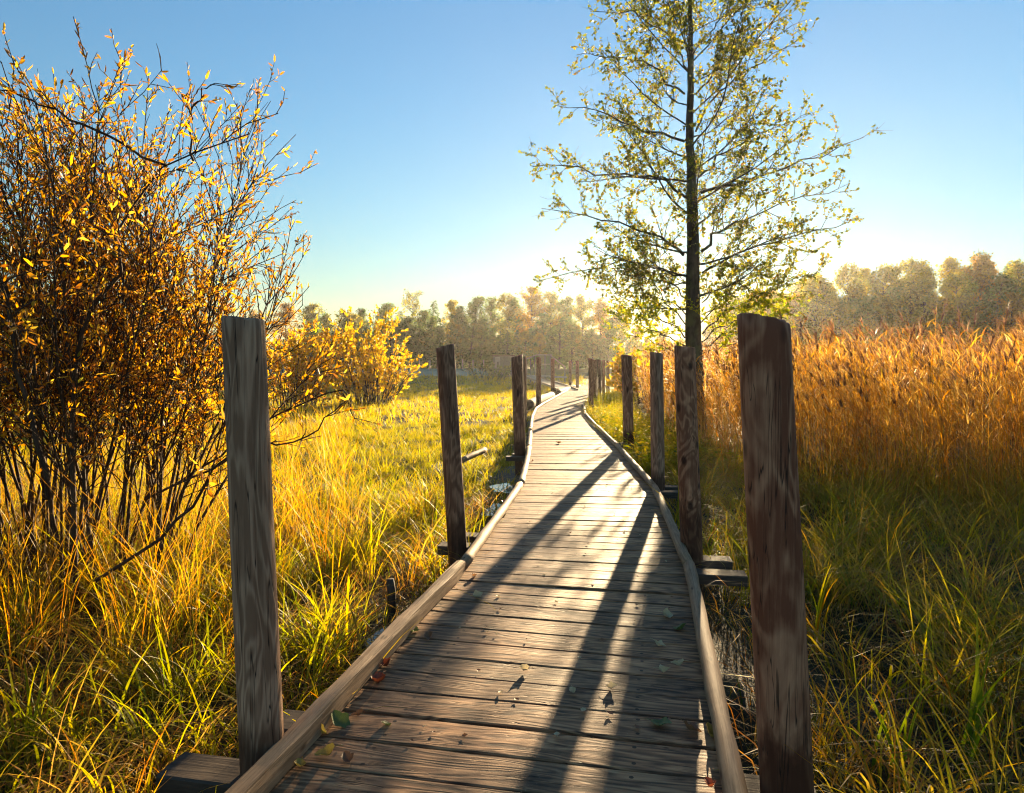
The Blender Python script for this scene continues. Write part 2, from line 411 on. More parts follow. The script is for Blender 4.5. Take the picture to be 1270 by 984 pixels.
# ------------------------------------------------------------------ boardwalk
CL = np.array([(-1.25, -4.0), (-0.72, -1.0), (-0.42, 0.5), (-0.08, 2.34), (0.22, 3.8), (0.50, 5.15), (0.80, 7.2), (1.03, 10.0), (1.17, 14.0), (1.40, 20.0),
               (1.72, 24.5), (2.42, 29.5), (3.35, 36.0), (4.30, 42.5), (5.45, 49.5), (6.9, 56.5), (8.6, 63.0)])
def spline(P, per=24):
    out = []
    Pn = np.concatenate([[2 * P[0] - P[1]], P, [2 * P[-1] - P[-2]]])
    for i in range(1, len(Pn) - 2):
        p0, p1, p2, p3 = Pn[i - 1:i + 3]
        t = np.linspace(0, 1, per, endpoint=False)[:, None]
        out.append(0.5 * ((2 * p1) + (-p0 + p2) * t + (2 * p0 - 5 * p1 + 4 * p2 - p3) * t ** 2 + (-p0 + 3 * p1 - 3 * p2 + p3) * t ** 3))
    out.append(P[-1:]); return np.concatenate(out)
CLS = spline(CL)
SEG = np.concatenate([[0], np.cumsum(np.linalg.norm(np.diff(CLS, axis=0), axis=1))])
def cl_pt(s):
    return np.stack([np.interp(s, SEG, CLS[:, 0]), np.interp(s, SEG, CLS[:, 1])], -1)
def cl_dir(s):
    d = cl_pt(np.asarray(s) + .25) - cl_pt(np.asarray(s) - .25); return unit(d)
def cl_x(Y): return np.interp(Y, CLS[:, 1], CLS[:, 0])
def s_of_y(Y): return np.interp(Y, CLS[:, 1], SEG)
def deck_z(Y): return 0.0 + np.maximum(0, terrain(0 * np.asarray(Y, float), Y) + 0.02) * 0.9
HALF = 0.85

def build_boardwalk():
    root = empty('boardwalk', (-0.08, 2.34, 0.0))
    tag(root, 'weathered grey plank boardwalk winding from the foreground into the misty meadow', 'boardwalk')
    g = Geo(); s = 0.1; k = 0
    while s < SEG[-1] - 0.2:
        w = 0.192 + random.uniform(-0.006, 0.006); gap = random.choice((0.010, 0.012, 0.015, 0.019))
        c = cl_pt(s + w / 2); d = cl_dir(s + w / 2); nrm = np.array([d[1], -d[0]])
        hl = HALF - 0.01 + random.uniform(-0.012, 0.012); sh = random.uniform(-0.012, 0.012)
        rot = random.uniform(-0.006, 0.006); d = unit(d + rot * nrm); nrm = np.array([d[1], -d[0]])
        z0 = float(deck_z(c[1])) + random.uniform(-0.003, 0.003)
        tilt = random.uniform(-0.008, 0.008)
        hw, b, th = w / 2, 0.006, 0.042
        prof = np.array([(-hw, -th), (-hw, -b), (-hw + b * .8, -0.001), (0, random.uniform(-0.003, 0.001)), (hw - b * .8, -0.001), (hw, -b), (hw, -th)])
        ns = 7; u = np.linspace(-hl, hl, ns)
        wob = np.cumsum(RNG.normal(0, 0.0012, ns)); zw = np.sin(np.linspace(0, PI, ns)) * random.uniform(-0.005, 0.003)
        V = np.zeros((ns, 7, 3))
        V[..., :2] = c + (u[:, None] + sh)[..., None] * nrm + (prof[None, :, 0] + wob[:, None])[..., None] * d
        V[..., 2] = z0 + prof[None, :, 1] + zw[:, None] + tilt * prof[None, :, 0]
        off = random.randint(0, 60)
        UV = np.zeros((ns, 7, 2)); UV[..., 0] = u[:, None] + off; UV[..., 1] = np.array([-.13, -.1, -.09, 0, .09, .1, .13])[None] + random.randint(0, 60)
        i = np.arange(ns - 1)[:, None] * 7; j = np.arange(7)[None]; j2 = (j + 1) % 7
        Q = np.stack([i + j, i + 7 + j, i + 7 + j2, i + j2], -1).reshape(-1, 4)
        e = np.arange(7); T = np.array([[0, q, q + 1] for q in range(1, 6)]); T2 = T[:, ::-1] + (ns - 1) * 7
        t = random.uniform(0.72, 1.18); wm = random.uniform(-0.05, 0.05)
        g.add(V.reshape(-1, 3), Q, np.concatenate([T, T2]), (t * (1 + wm), t, t * (1 - wm)), UV.reshape(-1, 2))
        s += w + gap; k += 1
    g.build('planking', M_DECK, root, smooth_sh=False)
    # kerb rails: lengths of peeled log (two near left ones are squared beams)
    def rail(side, y0, y1, square=False, r=0.042):
        s0, s1 = s_of_y(y0) + 0.01, s_of_y(y1) - 0.01
        n = max(6, int((s1 - s0) / 0.22)); ss = np.linspace(s0, s1, n)
        p = cl_pt(ss); d = cl_dir(ss); nr = np.stack([d[:, 1], -d[:, 0]], -1) * side
        jit = np.cumsum(RNG.normal(0, 0.002, n)); jit -= np.linspace(jit[0], jit[-1], n)
        o = p + nr * (HALF - 0.035 + random.uniform(-.012, .012))
        tt = np.linspace(0, 1, n)[:, None]; o = .1 * o + .9 * (o[[0]] * (1 - tt) + o[[-1]] * tt) + nr * jit[:, None]
        z = deck_z(p[:, 1]); off = random.random() * 40
        m = 10
        if square:
            hw, hh, b = 0.037, 0.045, 0.012
            pr = np.array([(-hw, -hh), (hw, -hh), (hw, hh - b), (hw - b * .5, hh - b * .25), (hw - b, hh), (0, hh + .002), (-hw + b, hh), (-hw + b * .5, hh - b * .25), (-hw, hh - b), (-hw, 0)])
        else:
            a = np.arange(m) * 2 * PI / m; pr = np.stack([np.cos(a), np.sin(a)], -1) * r
        rj = (1 + RNG.normal(0, 0.05, (n, m)) + 0.05 * np.sin(np.arange(n) * 1.7 + off)[:, None])
        V = np.zeros((n, m, 3)); V[..., :2] = o[:, None] + (pr[None, :, 0] * rj)[..., None] * nr[:, None]
        V[..., 2] = z[:, None] + (0.05 if square else r) + pr[None, :, 1] * rj + 0.002
        V = np.concatenate([V.reshape(-1, 3), [V[0].mean(0)], [V[-1].mean(0)]])
        UV = np.zeros((n, m, 2)); UV[..., 0] = (ss - s0)[:, None] + off; UV[..., 1] = np.abs(np.arange(m) - m / 2)[None] / m * 0.5 + off
        UV = np.concatenate([UV.reshape(-1, 2), [[off, off]], [[off, off]]])
        i = np.arange(n - 1)[:, None] * m; j = np.arange(m)[None]; j2 = (j + 1) % m
        Q = np.stack([i + j, i + j2, i + m + j2, i + m + j], -1).reshape(-1, 4)
        jj = np.arange(m); jk = (jj + 1) % m
        T = np.concatenate([np.stack([np.full(m, n * m), jk, jj], -1), np.stack([np.full(m, n * m + 1), (n - 1) * m + jj, (n - 1) * m + jk], -1)])
        gg = Geo(); gg.add(V, Q, T, None, UV); ob = gg.build('kerb_log', M_RAIL, root, smooth_sh=not square)
        if square: ob['label'] = 'squared weathered kerb beam with splintered inner edge'
    for y0, y1, sq in ((-3.5, -0.6, True), (-0.6, 4.75, True), (4.75, 8.3, False), (8.3, 12.2, False), (12.2, 16.0, False), (16, 19.8, False), (19.8, 23.4, False),
                       (23.4, 27.5, False), (27.5, 32, False), (32, 37, False), (37, 42, False), (47, 53, False)):
        rail(-1, y0, y1, sq)
    for y0, y1 in ((-3.5, 1.2), (1.2, 5.1), (5.1, 8.3), (8.3, 12.6), (12.6, 16.6), (16.6, 21.5), (21.5, 26), (26, 31), (31, 36), (36, 42)):
        rail(1, y0, y1)
    # cross bearers whose ends stick out at the posts
    def bearer(x_end, y, side, top=-0.05, w=0.17):
        s = s_of_y(y); p = cl_pt(s); d = cl_dir(s); nr = np.array([d[1], -d[0]]) * side
        L = x_end; c = p + nr * (L + 0.25) / 2
        ax = np.array([nr[0], nr[1], 0]); ay = np.array([-ax[1], ax[0], 0]); h = 0.075
        n = 6; u = np.linspace(0.25, L, n)
        pr = np.array([(-w / 2, -h), (w / 2, -h), (w / 2, -.008), (w / 2 - .008, 0), (-w / 2 + .008, 0), (-w / 2, -.008)])
        V = np.array([p[0], p[1], top])[None, None] + u[:, None, None] * ax + pr[None, :, :1] * ay + pr[None, :, 1:] * np.array([0, 0, 1.0])
        V = V + 0; off = random.random() * 30
        UV = np.zeros((n, 6, 2)); UV[..., 0] = u[:, None] + off; UV[..., 1] = np.array([.1, .2, .25, .26, .4, .42])[None] + off
        i = np.arange(n - 1)[:, None] * 6; j = np.arange(6)[None]; j2 = (j + 1) % 6
        Q = np.stack([i + j, i + j2, i + 6 + j2, i + 6 + j], -1).reshape(-1, 4)
        T = np.array([[0, q + 1, q] for q in range(1, 5)]); T2 = T[:, ::-1] + (n - 1) * 6
        gg = Geo(); gg.add(V.reshape(-1, 3), Q, np.concatenate([T, T2]), None, UV.reshape(-1, 2)); gg.build('bearer', M_BEARER, root, smooth_sh=False)
    for (y, side, e1, e2) in ((2.55, -1, 1.28, 1.06), (5.9, -1, 1.24, 1.12), (11.9, -1, 1.2, 1.1), (2.45, 1, 1.25, 1.15), (5.45, 1, 1.25, 1.2), (8.7, 1, 1.22, 1.2), (13.7, 1, 1.2, 1.2)):
        bearer(e1, y - 0.19, side, -0.047); bearer(e2, y + 0.19, side, -0.049)
    # joists under the deck
    for off in (-0.5, 0.5):
        ss = np.arange(0.2, SEG[-1], 0.8); p = cl_pt(ss); d = cl_dir(ss); nr = np.stack([d[:, 1], -d[:, 0]], -1)
        q = p + nr * off; V = np.concatenate([q, (deck_z(p[:, 1]) - 0.19)[:, None]], 1)
        gg = Geo(); n = len(q)
        pr = np.array([(-.05, -.06), (.05, -.06), (.05, .06), (-.05, .06)])
        VV = V[:, None] + pr[None, :, :1] * np.concatenate([nr, np.zeros((n, 1))], 1)[:, None] + pr[None, :, 1:] * np.array([0, 0, 1.0])
        i = np.arange(n - 1)[:, None] * 4; j = np.arange(4)[None]; j2 = (j + 1) % 4
        gg.add(VV.reshape(-1, 3), np.stack([i + j, i + j2, i + 4 + j2, i + 4 + j], -1).reshape(-1, 4), None, None, np.tile(V[:, :2].repeat(4, 0)[:, ::-1], 1))
        gg.build('joist', M_BEARER, root, smooth_sh=False)
build_boardwalk()

# ------------------------------------------------------------------ posts
def make_post(base, top, r0, r1, slant, slant_dir, mat, crack_a, label, group):
    """base, top: axis ends; base sunk into the marsh. slant: height drop across the sawn top"""
    base = np.array(base, float); top = np.array(top, float)
    d = (top - base) / (top[2] - base[2]); foot = base + d * (-0.62 - base[2])
    rows = 40; m = 32
    t = np.linspace(0, 1, rows); a = np.arange(m) * 2 * PI / m
    ax = foot[None] + (top - foot)[None] * t[:, None]
    rr = (r0 + (r1 - r0) * t)[:, None] * np.ones((1, m))
    ph = RNG.random(8) * 6
    rr = rr * (1 + 0.025 * np.sin(2 * a[None] + ph[0] + 1.5 * t[:, None]) + 0.018 * np.sin(3 * a[None] + ph[1] - 4 * t[:, None]) + 0.012 * np.sin(9 * t[:, None] + ph[2] + a[None]))
    # one long drying check
    da = np.abs((a[None] - crack_a - 0.25 * np.sin(2.2 * t[:, None] + ph[3]) + PI) % (2 * PI) - PI)
    rr -= 0.016 * np.exp(-(da / 0.11) ** 2) * smooth((t[:, None] - 0.3) / 0.2)
    V = np.zeros((rows, m, 3))
    V[..., 0] = ax[:, None, 0] + rr * np.cos(a)[None]; V[..., 1] = ax[:, None, 1] + rr * np.sin(a)[None]; V[..., 2] = ax[:, None, 2]
    cs = np.cos(a - slant_dir)
    fall = smooth((t[:, None] - 0.75) / 0.25)
    V[..., 2] -= fall * slant * 0.5 * (rr / r1) * cs[None]
    V[-1, :, 2] -= np.abs(RNG.normal(0, 0.0035, m)) * (r1 / .08)
    rim = V[-1].copy(); cen = top.copy()
    rim2 = cen + (rim - cen) * 0.93; rim2[:, 2] += 0.006
    V = np.concatenate([V.reshape(-1, 3), rim2, [cen + (0, 0, .006)]])
    i = np.arange(rows)[:, None] * m; j = np.arange(m)[None]; j2 = (j + 1) % m
    Q = np.stack([i + j, i + j2, i + m + j2, i + m + j], -1).reshape(-1, 4)
    jj = np.arange(m); T = np.stack([rows * m + jj, rows * m + (jj + 1) % m, np.full(m, (rows + 1) * m)], -1)
    o = mesh_obj('wooden_post', V - foot, [Q, T], mat); o.location = foot
    tag(o, label, 'post', group); return o
GL, GR = 'round timber posts along the left edge of the boardwalk', 'round timber posts along the right edge of the boardwalk'
def post_px(tx, ty, bx, by, wtop, wbot, slant, sdir, mat, ca, label, group, Y=None):
    b = on_z(bx, by) if Y is None else at(bx, by, Y); tp = at(tx, ty, b[1])
    kpx = b[1] / FPX
    make_post(b, tp, wbot * kpx / 2, wtop * kpx / 2, slant, sdir, POSTM[mat], ca, label, group)
post_px(302, 396, 325, 945, 51, 55, 0.012, 0, 1, -1.2, 'tall grey round post nearest on the left, flat sawn top, closest to the willow bush', GL)
post_px(552, 430, 567, 672, 22, 25, 0.045, PI, 3, -1.0, 'leaning dark post with slanted top between the near left post and the side stake', GL)
post_px(641, 442, 645, 561, 14, 15, 0.06, PI, 3, -0.7, 'third post from the front on the left, dark, where the kerb bends', GL)
post_px(649.5, 444, 650, 517, 7, 7.5, 0.03, PI, 1, -0.7, 'post half hidden right behind the third left post', GL)
post_px(668, 443.5, 668, 502, 6, 6.2, 0.02, 0, 2, -0.7, 'brown post beside the dark bank just past the left bend', GL)
post_px(685.5, 445, 685.5, 488, 5, 5, 0.03, PI, 2, -0.7, 'slim post in front of the sloping handrail', GL)
post_px(707, 448, 707, 479, 3.6, 3.6, 0.02, 0, 3, -0.7, 'small far post left of the last one before the bright end of the walk', GL)
post_px(716, 448, 716, 481, 4, 4, 0.02, 0, 3, -0.7, 'farthest hazy post on the left at the bright end of the walk', GL)
post_px(947, 397, 977, 995, 61, 65, 0.036, 0, 0, 1.0, 'largest post, right foreground, reddish brown with flame grain and slanted top', GR)
post_px(849, 431, 858, 685, 26, 28, 0.018, 0, 2, 1.5, 'swirly grained post with damp red foot, in front of the alder trunk', GR)
post_px(814, 438, 816, 600, 15.5, 17, 0.02, 0, 1, -1.1, 'slim grey post, third from the front on the right', GR)
post_px(777, 441, 779.5, 548, 13, 13.5, 0.022, 0, 3, 1.4, 'post where weeds spill over the right kerb, fourth from the front', GR)
post_px(733, 445, 733, 508, 6, 6.5, 0.05, 0, 3, -0.5, 'dark slant-topped post at the right bend, first of the distant right cluster', GR)
for (tx, Y, w, mt, lb) in ((738, 29.5, 4.6, 2, 'brown post directly behind the dark post at the right bend'),
                           (743.3, 33.5, 5.0, 3, 'third post of the distant right cluster past the bend'),
                           (748.3, 38.5, 4.2, 1, 'pale post second from the end of the distant right cluster'),
                           (754, 44.0, 4.4, 3, 'outermost post of the distant right cluster beside golden bushes')):
    b = at(tx, 470, Y); make_post((b[0], b[1], 0), at(tx, 446.5 if Y < 40 else 448, Y), w * Y / FPX / 2, w * Y / FPX / 2, 0.03, 0, POSTM[mt], 0.3, lb, GR)

# ------------------------------------------------------------------ far structures: hut, platform, side walk, fence
def hut():
    c = at(624, 455, 76); x0, x1 = at(611.5, 455, 76)[0], at(637, 455, 76)[0]; zt = at(624, 440.5, 76)[2]; zb = float(terrain(-1, 76)) - 0.05
    root = empty('hut', ((x0 + x1) / 2, 76, zb)); tag(root, 'small grey board hut with pale door at the edge of the wood', 'hut')
    wd, dp, h = x1 - x0, 1.9, zt - zb - 0.12
    g = Geo(); n = 16                                                  # vertical boards
    for k in range(n):
        bx = x0 + (k + .5) * wd / n
        box(g, (bx, 76 + random.uniform(-.01, .01), zb + h / 2), (wd / n - .02, 0.04, h)); box(g, (bx, 76 + dp, zb + h / 2), (wd / n - .02, 0.04, h))
    for sx in (x0, x1):
        for k in range(12): box(g, (sx, 76 + .06 + (k + .5) * (dp - .12) / 12, zb + h / 2), (0.04, (dp - .12) / 12 - .02, h))
    V = sum(len(v) for v in g.V); g.UV = [np.concatenate(g.V)[:, [2, 0]]]
    g.build('wall', M_BEARER_L, root, smooth_sh=False)
    g = Geo(); box(g, ((x0 + x1) / 2, 76 + dp / 2, zb + h + .06), (wd + .3, dp + .4, 0.1)); g.UV = [g.V[0][:, :2]]; g.build('roof', M_BEARER, root, smooth_sh=False)
    dx0, dx1 = at(614, 455, 76)[0], at(620, 455, 76)[0]; g = Geo(); hh = at(617, 443, 76)[2] - at(617, 456, 76)[2]
    box(g, ((dx0 + dx1) / 2, 75.94, at(617, 449.5, 76)[2]), (dx1 - dx0, 0.05, hh)); g.UV = [g.V[0][:, [2, 0]]]; d = g.build('door', M_PALE, root, smooth_sh=False)
    g = Geo(); q = at(617.6, 451, 76); box(g, (q[0], 75.89, q[2]), (.16, .04, .36)); g.UV = [g.V[0][:, :2]]
    o = g.build('notice', M_BEARER, root, smooth_sh=False); o.parent = d; o.location = (0, 0, 0)
M_BEARER_L = rail_mat('grey_boards', (0.27, 0.235, 0.20), (0.12, 0.10, 0.085))
hut()
def bar(g, a, b, w, h):
    a = np.array(a, float); b = np.array(b, float); d = b - a; L = np.linalg.norm(d); u = d / L
    sd = unit(np.cross(u, (0, 0, 1.0))) if abs(u[2]) < .98 else np.array([1.0, 0, 0]); up = np.cross(sd, u)
    V = [p + sx * sd * w / 2 + sz * up * h / 2 for p in (a, b) for sx, sz in ((-1, -1), (1, -1), (1, 1), (-1, 1))]
    Q = [[3, 2, 1, 0], [4, 5, 6, 7]] + [[k, (k + 1) % 4, (k + 1) % 4 + 4, k + 4] for k in range(4)]
    off = random.random() * 9
    g.add(V, Q, None, None, np.array([[off, 0], [off, .04], [off, .08], [off, .12], [off + L, 0], [off + L, .04], [off + L, .08], [off + L, .12]]))
def platform():
    Y = 64.0; zb = float(terrain(2, Y)) - .1
    root = empty('viewing_platform', (at(675, 455, Y)[0], Y, zb)); tag(root, 'timber platform with railings and a sloping handrail beyond the left posts', 'platform')
    def P(x, y, dy=0): return at(x, y, Y + dy)
    g = Geo(); bar(g, P(652, 466), P(702, 468), 2.6, 0.15); g.build('floor', M_PALE, root, smooth_sh=False)
    for x, y, dy in ((653, 447, 0), (658, 446.5, 1.6), (663, 443, 0), (676, 440.5, 2.4), (683, 441, 0), (700.5, 455, 0)):
        g = Geo(); t = P(x, y, dy); bar(g, (t[0], t[1], zb - .1), t, 0.13, 0.13); g.build('railing_post', M_BEARER_L, root, smooth_sh=False)
    for a, b in (((651.5, 446, 0), (666.5, 440, 0)), ((683, 441, 0), (701, 455.5, 0)), ((666.5, 440.2, 2.4), (684, 440.4, 2.4)), ((672, 452, 2.4), (684, 452, 2.4))):
        g = Geo(); bar(g, P(*a), P(*b), 0.16, 0.10); g.build('handrail', M_PALE, root, smooth_sh=False)
    g = Geo()
    for k in range(14):
        x = 668 + k * 1.15; t = P(x, 441, 2.4); bar(g, (t[0], t[1], zb + .5), t, 0.05, 0.03)
    g.build('slatted_screen', M_BEARER_L, root, smooth_sh=False)
platform()
def side_walk():
    pts = [on_z(704, 484.5), at(690, 478.5, 50), at(672, 473, 56), at(656, 466.5, 63)]
    root = empty('side_boardwalk', tuple(pts[0])); tag(root, 'pale side boardwalk branching left towards the platform', 'boardwalk')
    g = Geo()
    for a, b in zip(pts[:-1], pts[1:]):
        L = np.linalg.norm(b - a); n = int(L / .22); d = (b - a) / L
        for k in range(n):
            c = a + d * (k + .5) * L / n; sd = unit(np.cross(d, (0, 0, 1.0)))
            bar(g, c - sd * .65, c + sd * .65, .2, .05)
    g.build('planking', M_PALE, root, smooth_sh=False)
    for sgn in (-1, 1):
        for a, b in zip(pts[:-1], pts[1:]):
            sd = unit(np.cross(b - a, (0, 0, 1.0))) * .62 * sgn
            g = Geo(); bar(g, a + sd + (0, 0, .07), b + sd + (0, 0, .07), .1, .1); g.build('kerb_log', M_RAIL, root, smooth_sh=False)
side_walk()
def lying_log(name, a, b, r, mat, label, cat):
    g = Geo(); n = 12; t = np.linspace(0, 1, n)[:, None]; a = np.array(a); b = np.array(b)
    p = a + (b - a) * t; p[:, 2] += 0.006 * np.sin(t[:, 0] * 5); tube(g, p, r * (1 + RNG.normal(0, .04, n)), 12)
    V = np.concatenate(g.V); k = np.tile(np.abs(np.arange(12) - 6) / 24., n); g.UV = [np.concatenate([np.stack([np.repeat(t[:, 0] * np.linalg.norm(b - a), 12), k], -1), [[0, 0], [1, 0]]])]
    o = g.build(name, mat); c = V.mean(0); o.data.transform(Matrix.Translation(-Vector(c.tolist()))); o.location = c.tolist(); tag(o, label, cat)
lying_log('fallen_log', on_z(574, 571, -.16), on_z(601, 558, -.12), 0.055, M_RAIL, 'pale peeled log lying in the grass behind the second left post', 'log')
lying_log('mossy_log', np.array(on_z(655, 503, 0.0)) + (-.05, 0, .0), np.array(on_z(684, 490.5, 0.0)) + (0, 0, .0), 0.20, M_DARKLOG, 'thick dark log lying beside the left kerb past the bend', 'log')
lying_log('brown_log', np.array(on_z(690, 488, 0)), np.array(on_z(712, 480.5, 0)) , 0.20, M_DARKLOG, 'brown log along the left kerb where the side walk joins', 'log')
g = Geo(); p = on_z(484, 752, -.25); tube(g, [p + (0, 0, -.3), p + (0.01, 0, .1), p + (0.0, 0, .2)], [.035, .033, .028], 9)
V = np.concatenate(g.V); g.UV = [V[:, [2, 0]]]; tag(g.build('stake', M_BEARER), 'short dark stub of a stake beside the left kerb beam', 'stake')
def wire_fence():
    Y = 93.0; root = empty('wire_fence', tuple(at(575, 460, Y))); tag(root, 'thin wire fence on slim posts between the frosted field and the wood', 'fence')
    xs = [520, 533, 546.5, 560, 573.5, 586.5, 599.5]
    for x in xs:
        t = at(x, 446 + random.uniform(-.8, .8), Y); g = Geo(); zb = float(terrain(t[0], Y)) - .2
        tube(g, [(t[0], Y, zb), (t[0] + .03, Y, t[2])], 0.075, 7); g.UV = [np.concatenate(g.V)[:, [2, 0]]]; g.build('fence_post', M_PALE, root)
    for y in (449, 453, 457):
        a, b = at(xs[0], y, Y), at(xs[-1], y, Y); g = Geo(); tube(g, [a, (a + b) / 2, b], 0.014, 4); g.UV = [np.concatenate(g.V)[:, [0, 2]]]; g.build('wire', M_BEARER_L, root)
wire_fence()

# ------------------------------------------------------------------ puddles
def puddles():
    m, nt, out = new_mat('still_water')
    geo = nd(nt, 'ShaderNodeNewGeometry'); n1 = noise(nt, geo.outputs['Position'], 14, 3)
    principled(nt, out, (0.02, 0.022, 0.018), 0.06, 0.5, bump(nt, n1, 0.08, 0.02))
    for k, (cx, cy, rx, ry) in enumerate(((-0.38, 6.6, .14, .5), (-0.16, 8.6, .15, .5), (-0.85, 4.6, .10, .35), (-0.12, 10.4, .2, .4))):
        n = 26; a = np.arange(n) * 2 * PI / n; r = 1 + 0.22 * np.sin(2 * a + k) + .15 * np.sin(5 * a + 2 * k)
        X = cx + rx * r * np.cos(a) + .14 * ry * r * np.sin(a); Y = cy + ry * r * np.sin(a); z = float(terrain(cx, cy)) + 0.055
        V = np.concatenate([np.stack([X, Y, np.full(n, z)], -1), [[cx, cy, z]]]); i = np.arange(n)
        o = mesh_obj('puddle', V, [np.stack([i, (i + 1) % n, np.full(n, n)], -1)], m); tag(o, 'puddle of marsh water', kind='structure')
puddles()

# ------------------------------------------------------------------ grass
GREEN = (0.085, 0.125, 0.010); YGREEN = (0.23, 0.23, 0.014); YEL = (0.40, 0.28, 0.016); STRAW = (0.40, 0.25, 0.065); ORG = (0.40, 0.145, 0.014); BRN = (0.14, 0.07, 0.025); DKG = (0.035, 0.06, 0.012)
def patch(x, y, f=1.0, ph=0.0):
    return np.clip(0.5 + 0.25 * (np.sin(1.1 * f * x + 0.7 * f * y + ph) + np.sin(-0.8 * f * x + 1.3 * f * y + 2.1 + ph) + 0.7 * np.sin(2.7 * f * x - 1.9 * f * y + ph)), 0, 1)
def in_poly(x, y, poly):
    inside = np.zeros(len(x), bool); n = len(poly)
    for i in range(n):
        x0, y0 = poly[i]; x1, y1 = poly[(i + 1) % n]
        c = ((y0 > y) != (y1 > y)) & (x < (x1 - x0) * (y - y0) / (y1 - y0 + 1e-12) + x0); inside ^= c
    return inside
def scatter(poly, dens):
    p = np.array(poly); lo = p.min(0); hi = p.max(0); n = int((hi - lo).prod() * dens)
    x = RNG.uniform(lo[0], hi[0], n); y = RNG.uniform(lo[1], hi[1], n)
    k = in_poly(x, y, poly); return x[k], y[k]
def off_deck(x, y, margin=0.05):
    return np.abs(x - cl_x(y)) * np.cos(np.arctan(np.gradient(CLS[:, 0], CLS[:, 1] + 1e-9).mean())) > HALF + margin
def tussocks(g, poly, dens, per, rad, h, w, lean, palette, tip=None, segs=4, margin=0.05, thin=None, hvar=0.25, tall=None):
    cx, cy = scatter(poly, dens)
    k = off_deck(cx, cy, margin)
    if thin is not None: k &= RNG.random(len(cx)) < thin(cx, cy)
    cx, cy = cx[k], cy[k]; n = len(cx)
    if n == 0: return
    ch = np.clip(RNG.normal(1, hvar, n), .45, 1.7)
    if tall is not None: ch = ch * tall(cx, cy)
    cc = pal(n, palette, 0.12); ca = RNG.uniform(0, 2 * PI, n)
    m = RNG.poisson(per, n); idx = np.repeat(np.arange(n), m); N = len(idx)
    a = RNG.uniform(0, 2 * PI, N); r = rad * np.sqrt(RNG.random(N))
    x = cx[idx] + r * np.cos(a); y = cy[idx] + r * np.sin(a)
    k = off_deck(x, y, 0.0); idx, a, r, x, y = idx[k], a[k], r[k], x[k], y[k]; N = len(idx)
    az = np.where(RNG.random(N) < .7, a + RNG.normal(0, .6, N), ca[idx] + RNG.normal(0, .6, N))
    hh = h * ch[idx] * np.clip(RNG.normal(1, .28, N), .3, 1.8)
    ln = np.clip(RNG.normal(lean, .38, N), 0.25, 2.2)
    own = pal(N, palette, 0.2); col = 0.55 * cc[idx] + 0.45 * own
    tp = col if tip is None else col * .6 + .4 * pal(N, tip, .2)
    blades(g, np.stack([x, y, terrain(x, y) - .02], -1), hh, w * np.clip(RNG.normal(1, .3, N), .4, 2), az, ln, segs, col, tp)

def left_grass():
    lush = [(5, GREEN), (6, YGREEN), (2, YEL), (1, STRAW), (.4, ORG)]
    tipl = [(3, YEL), (2, STRAW), (1, ORG), (2, YGREEN)]
    g = Geo()
    near = [(-5.2, 1.2), (-0.9, 1.2), (-0.6, 3), (-.1, 5), (.3, 9.5), (-8.5, 9.5)]
    gap = lambda x, y: np.where(patch(x, y, 1.9) > .36, 1.0, .15) * np.where((x > cl_x(y) - 1.45) & (y > 3.4), .35, 1.0)
    tussocks(g, near, 18, 32, .15, .42, .0125, 1.3, lush, tipl, 6, .12, gap, .35)
    tussocks(g, near, 24, 14, .2, .20, .010, 1.2, [(3, GREEN), (3, YGREEN), (2, BRN), (2, STRAW)], None, 3, .02)
    tussocks(g, near, 2.5, 9, .08, .72, .014, 1.2, [(3, YGREEN), (2, YEL), (2, STRAW), (1, ORG)], tipl, 6, .5)
    # litter of dead blades lying flat
    tussocks(g, near, 18, 10, .25, .45, .009, 1.8, [(3, BRN), (3, STRAW), (1, ORG)], None, 5, .02)
    tag(g.build('grass', M_LEAF), 'tall lush green and yellow sedge beside the left of the boardwalk', kind='stuff')
    g = Geo()
    mid = [(-8.5, 9.5), (.3, 9.5), (.5, 16), (.6, 22), (-17, 22)]
    bright = [(3, GREEN), (6, YGREEN), (3.5, YEL), (.6, STRAW)]
    tussocks(g, mid, 12, 24, .22, .24, .014, 1.3, bright, tipl, 4, .25, lambda x, y: np.where(patch(x, y, .9, 1) > .2, 1, .3))
    tussocks(g, mid, 12, 12, .25, .18, .012, 1.1, bright, None, 3, .05)
    far = [(-17, 22), (.7, 22), (2, 29), (4.4, 45), (4, 60), (-45, 60)]
    tussocks(g, far, 3.6, 16, .35, .26, .03, .9, [(2, GREEN), (6, YGREEN), (5, YEL), (1, STRAW)], tipl, 3, .3)
    farther = [(-45, 60), (10, 60), (10, 80), (-60, 80)]
    tussocks(g, farther, 1.2, 12, .5, .40, .06, .9, [(1, GREEN), (3, YGREEN), (6, YEL), (3, STRAW)], None, 2, .3)
    tag(g.build('meadow_grass', M_LEAF), 'sunlit yellow-green meadow grass left of the boardwalk', kind='stuff')
    g = Geo()
    gold = [(5, YEL), (3, STRAW), (2, ORG), (3, YGREEN)]
    band = [(-6.2, 9.2), (-2.6, 10.5), (-3.2, 13.5), (-4.2, 17), (-5, 21), (-11, 21), (-9, 12)]
    tussocks(g, band, 4, 16, .22, .7, .011, 1.0, gold, [(3, STRAW), (2, YEL), (1, ORG)], 5, .5, None, .2)
    under = [(-6.2, 4.4), (-1.75, 4.2), (-1.55, 6.5), (-1.9, 8.8), (-7.0, 9.2)]
    tussocks(g, under, 11, 15, .16, .85, .008, .8, [(3, YEL), (3, STRAW), (3, ORG), (1.5, YGREEN), (1, BRN)], [(3, STRAW), (2, ORG)], 5, .3, lambda x, y: np.where(patch(x, y, 1.3, 3) > .3, 1, .3), .3)
    tag(g.build('dry_grass', M_REED), 'golden dry tall grass around the foot of the willow bush', kind='stuff')
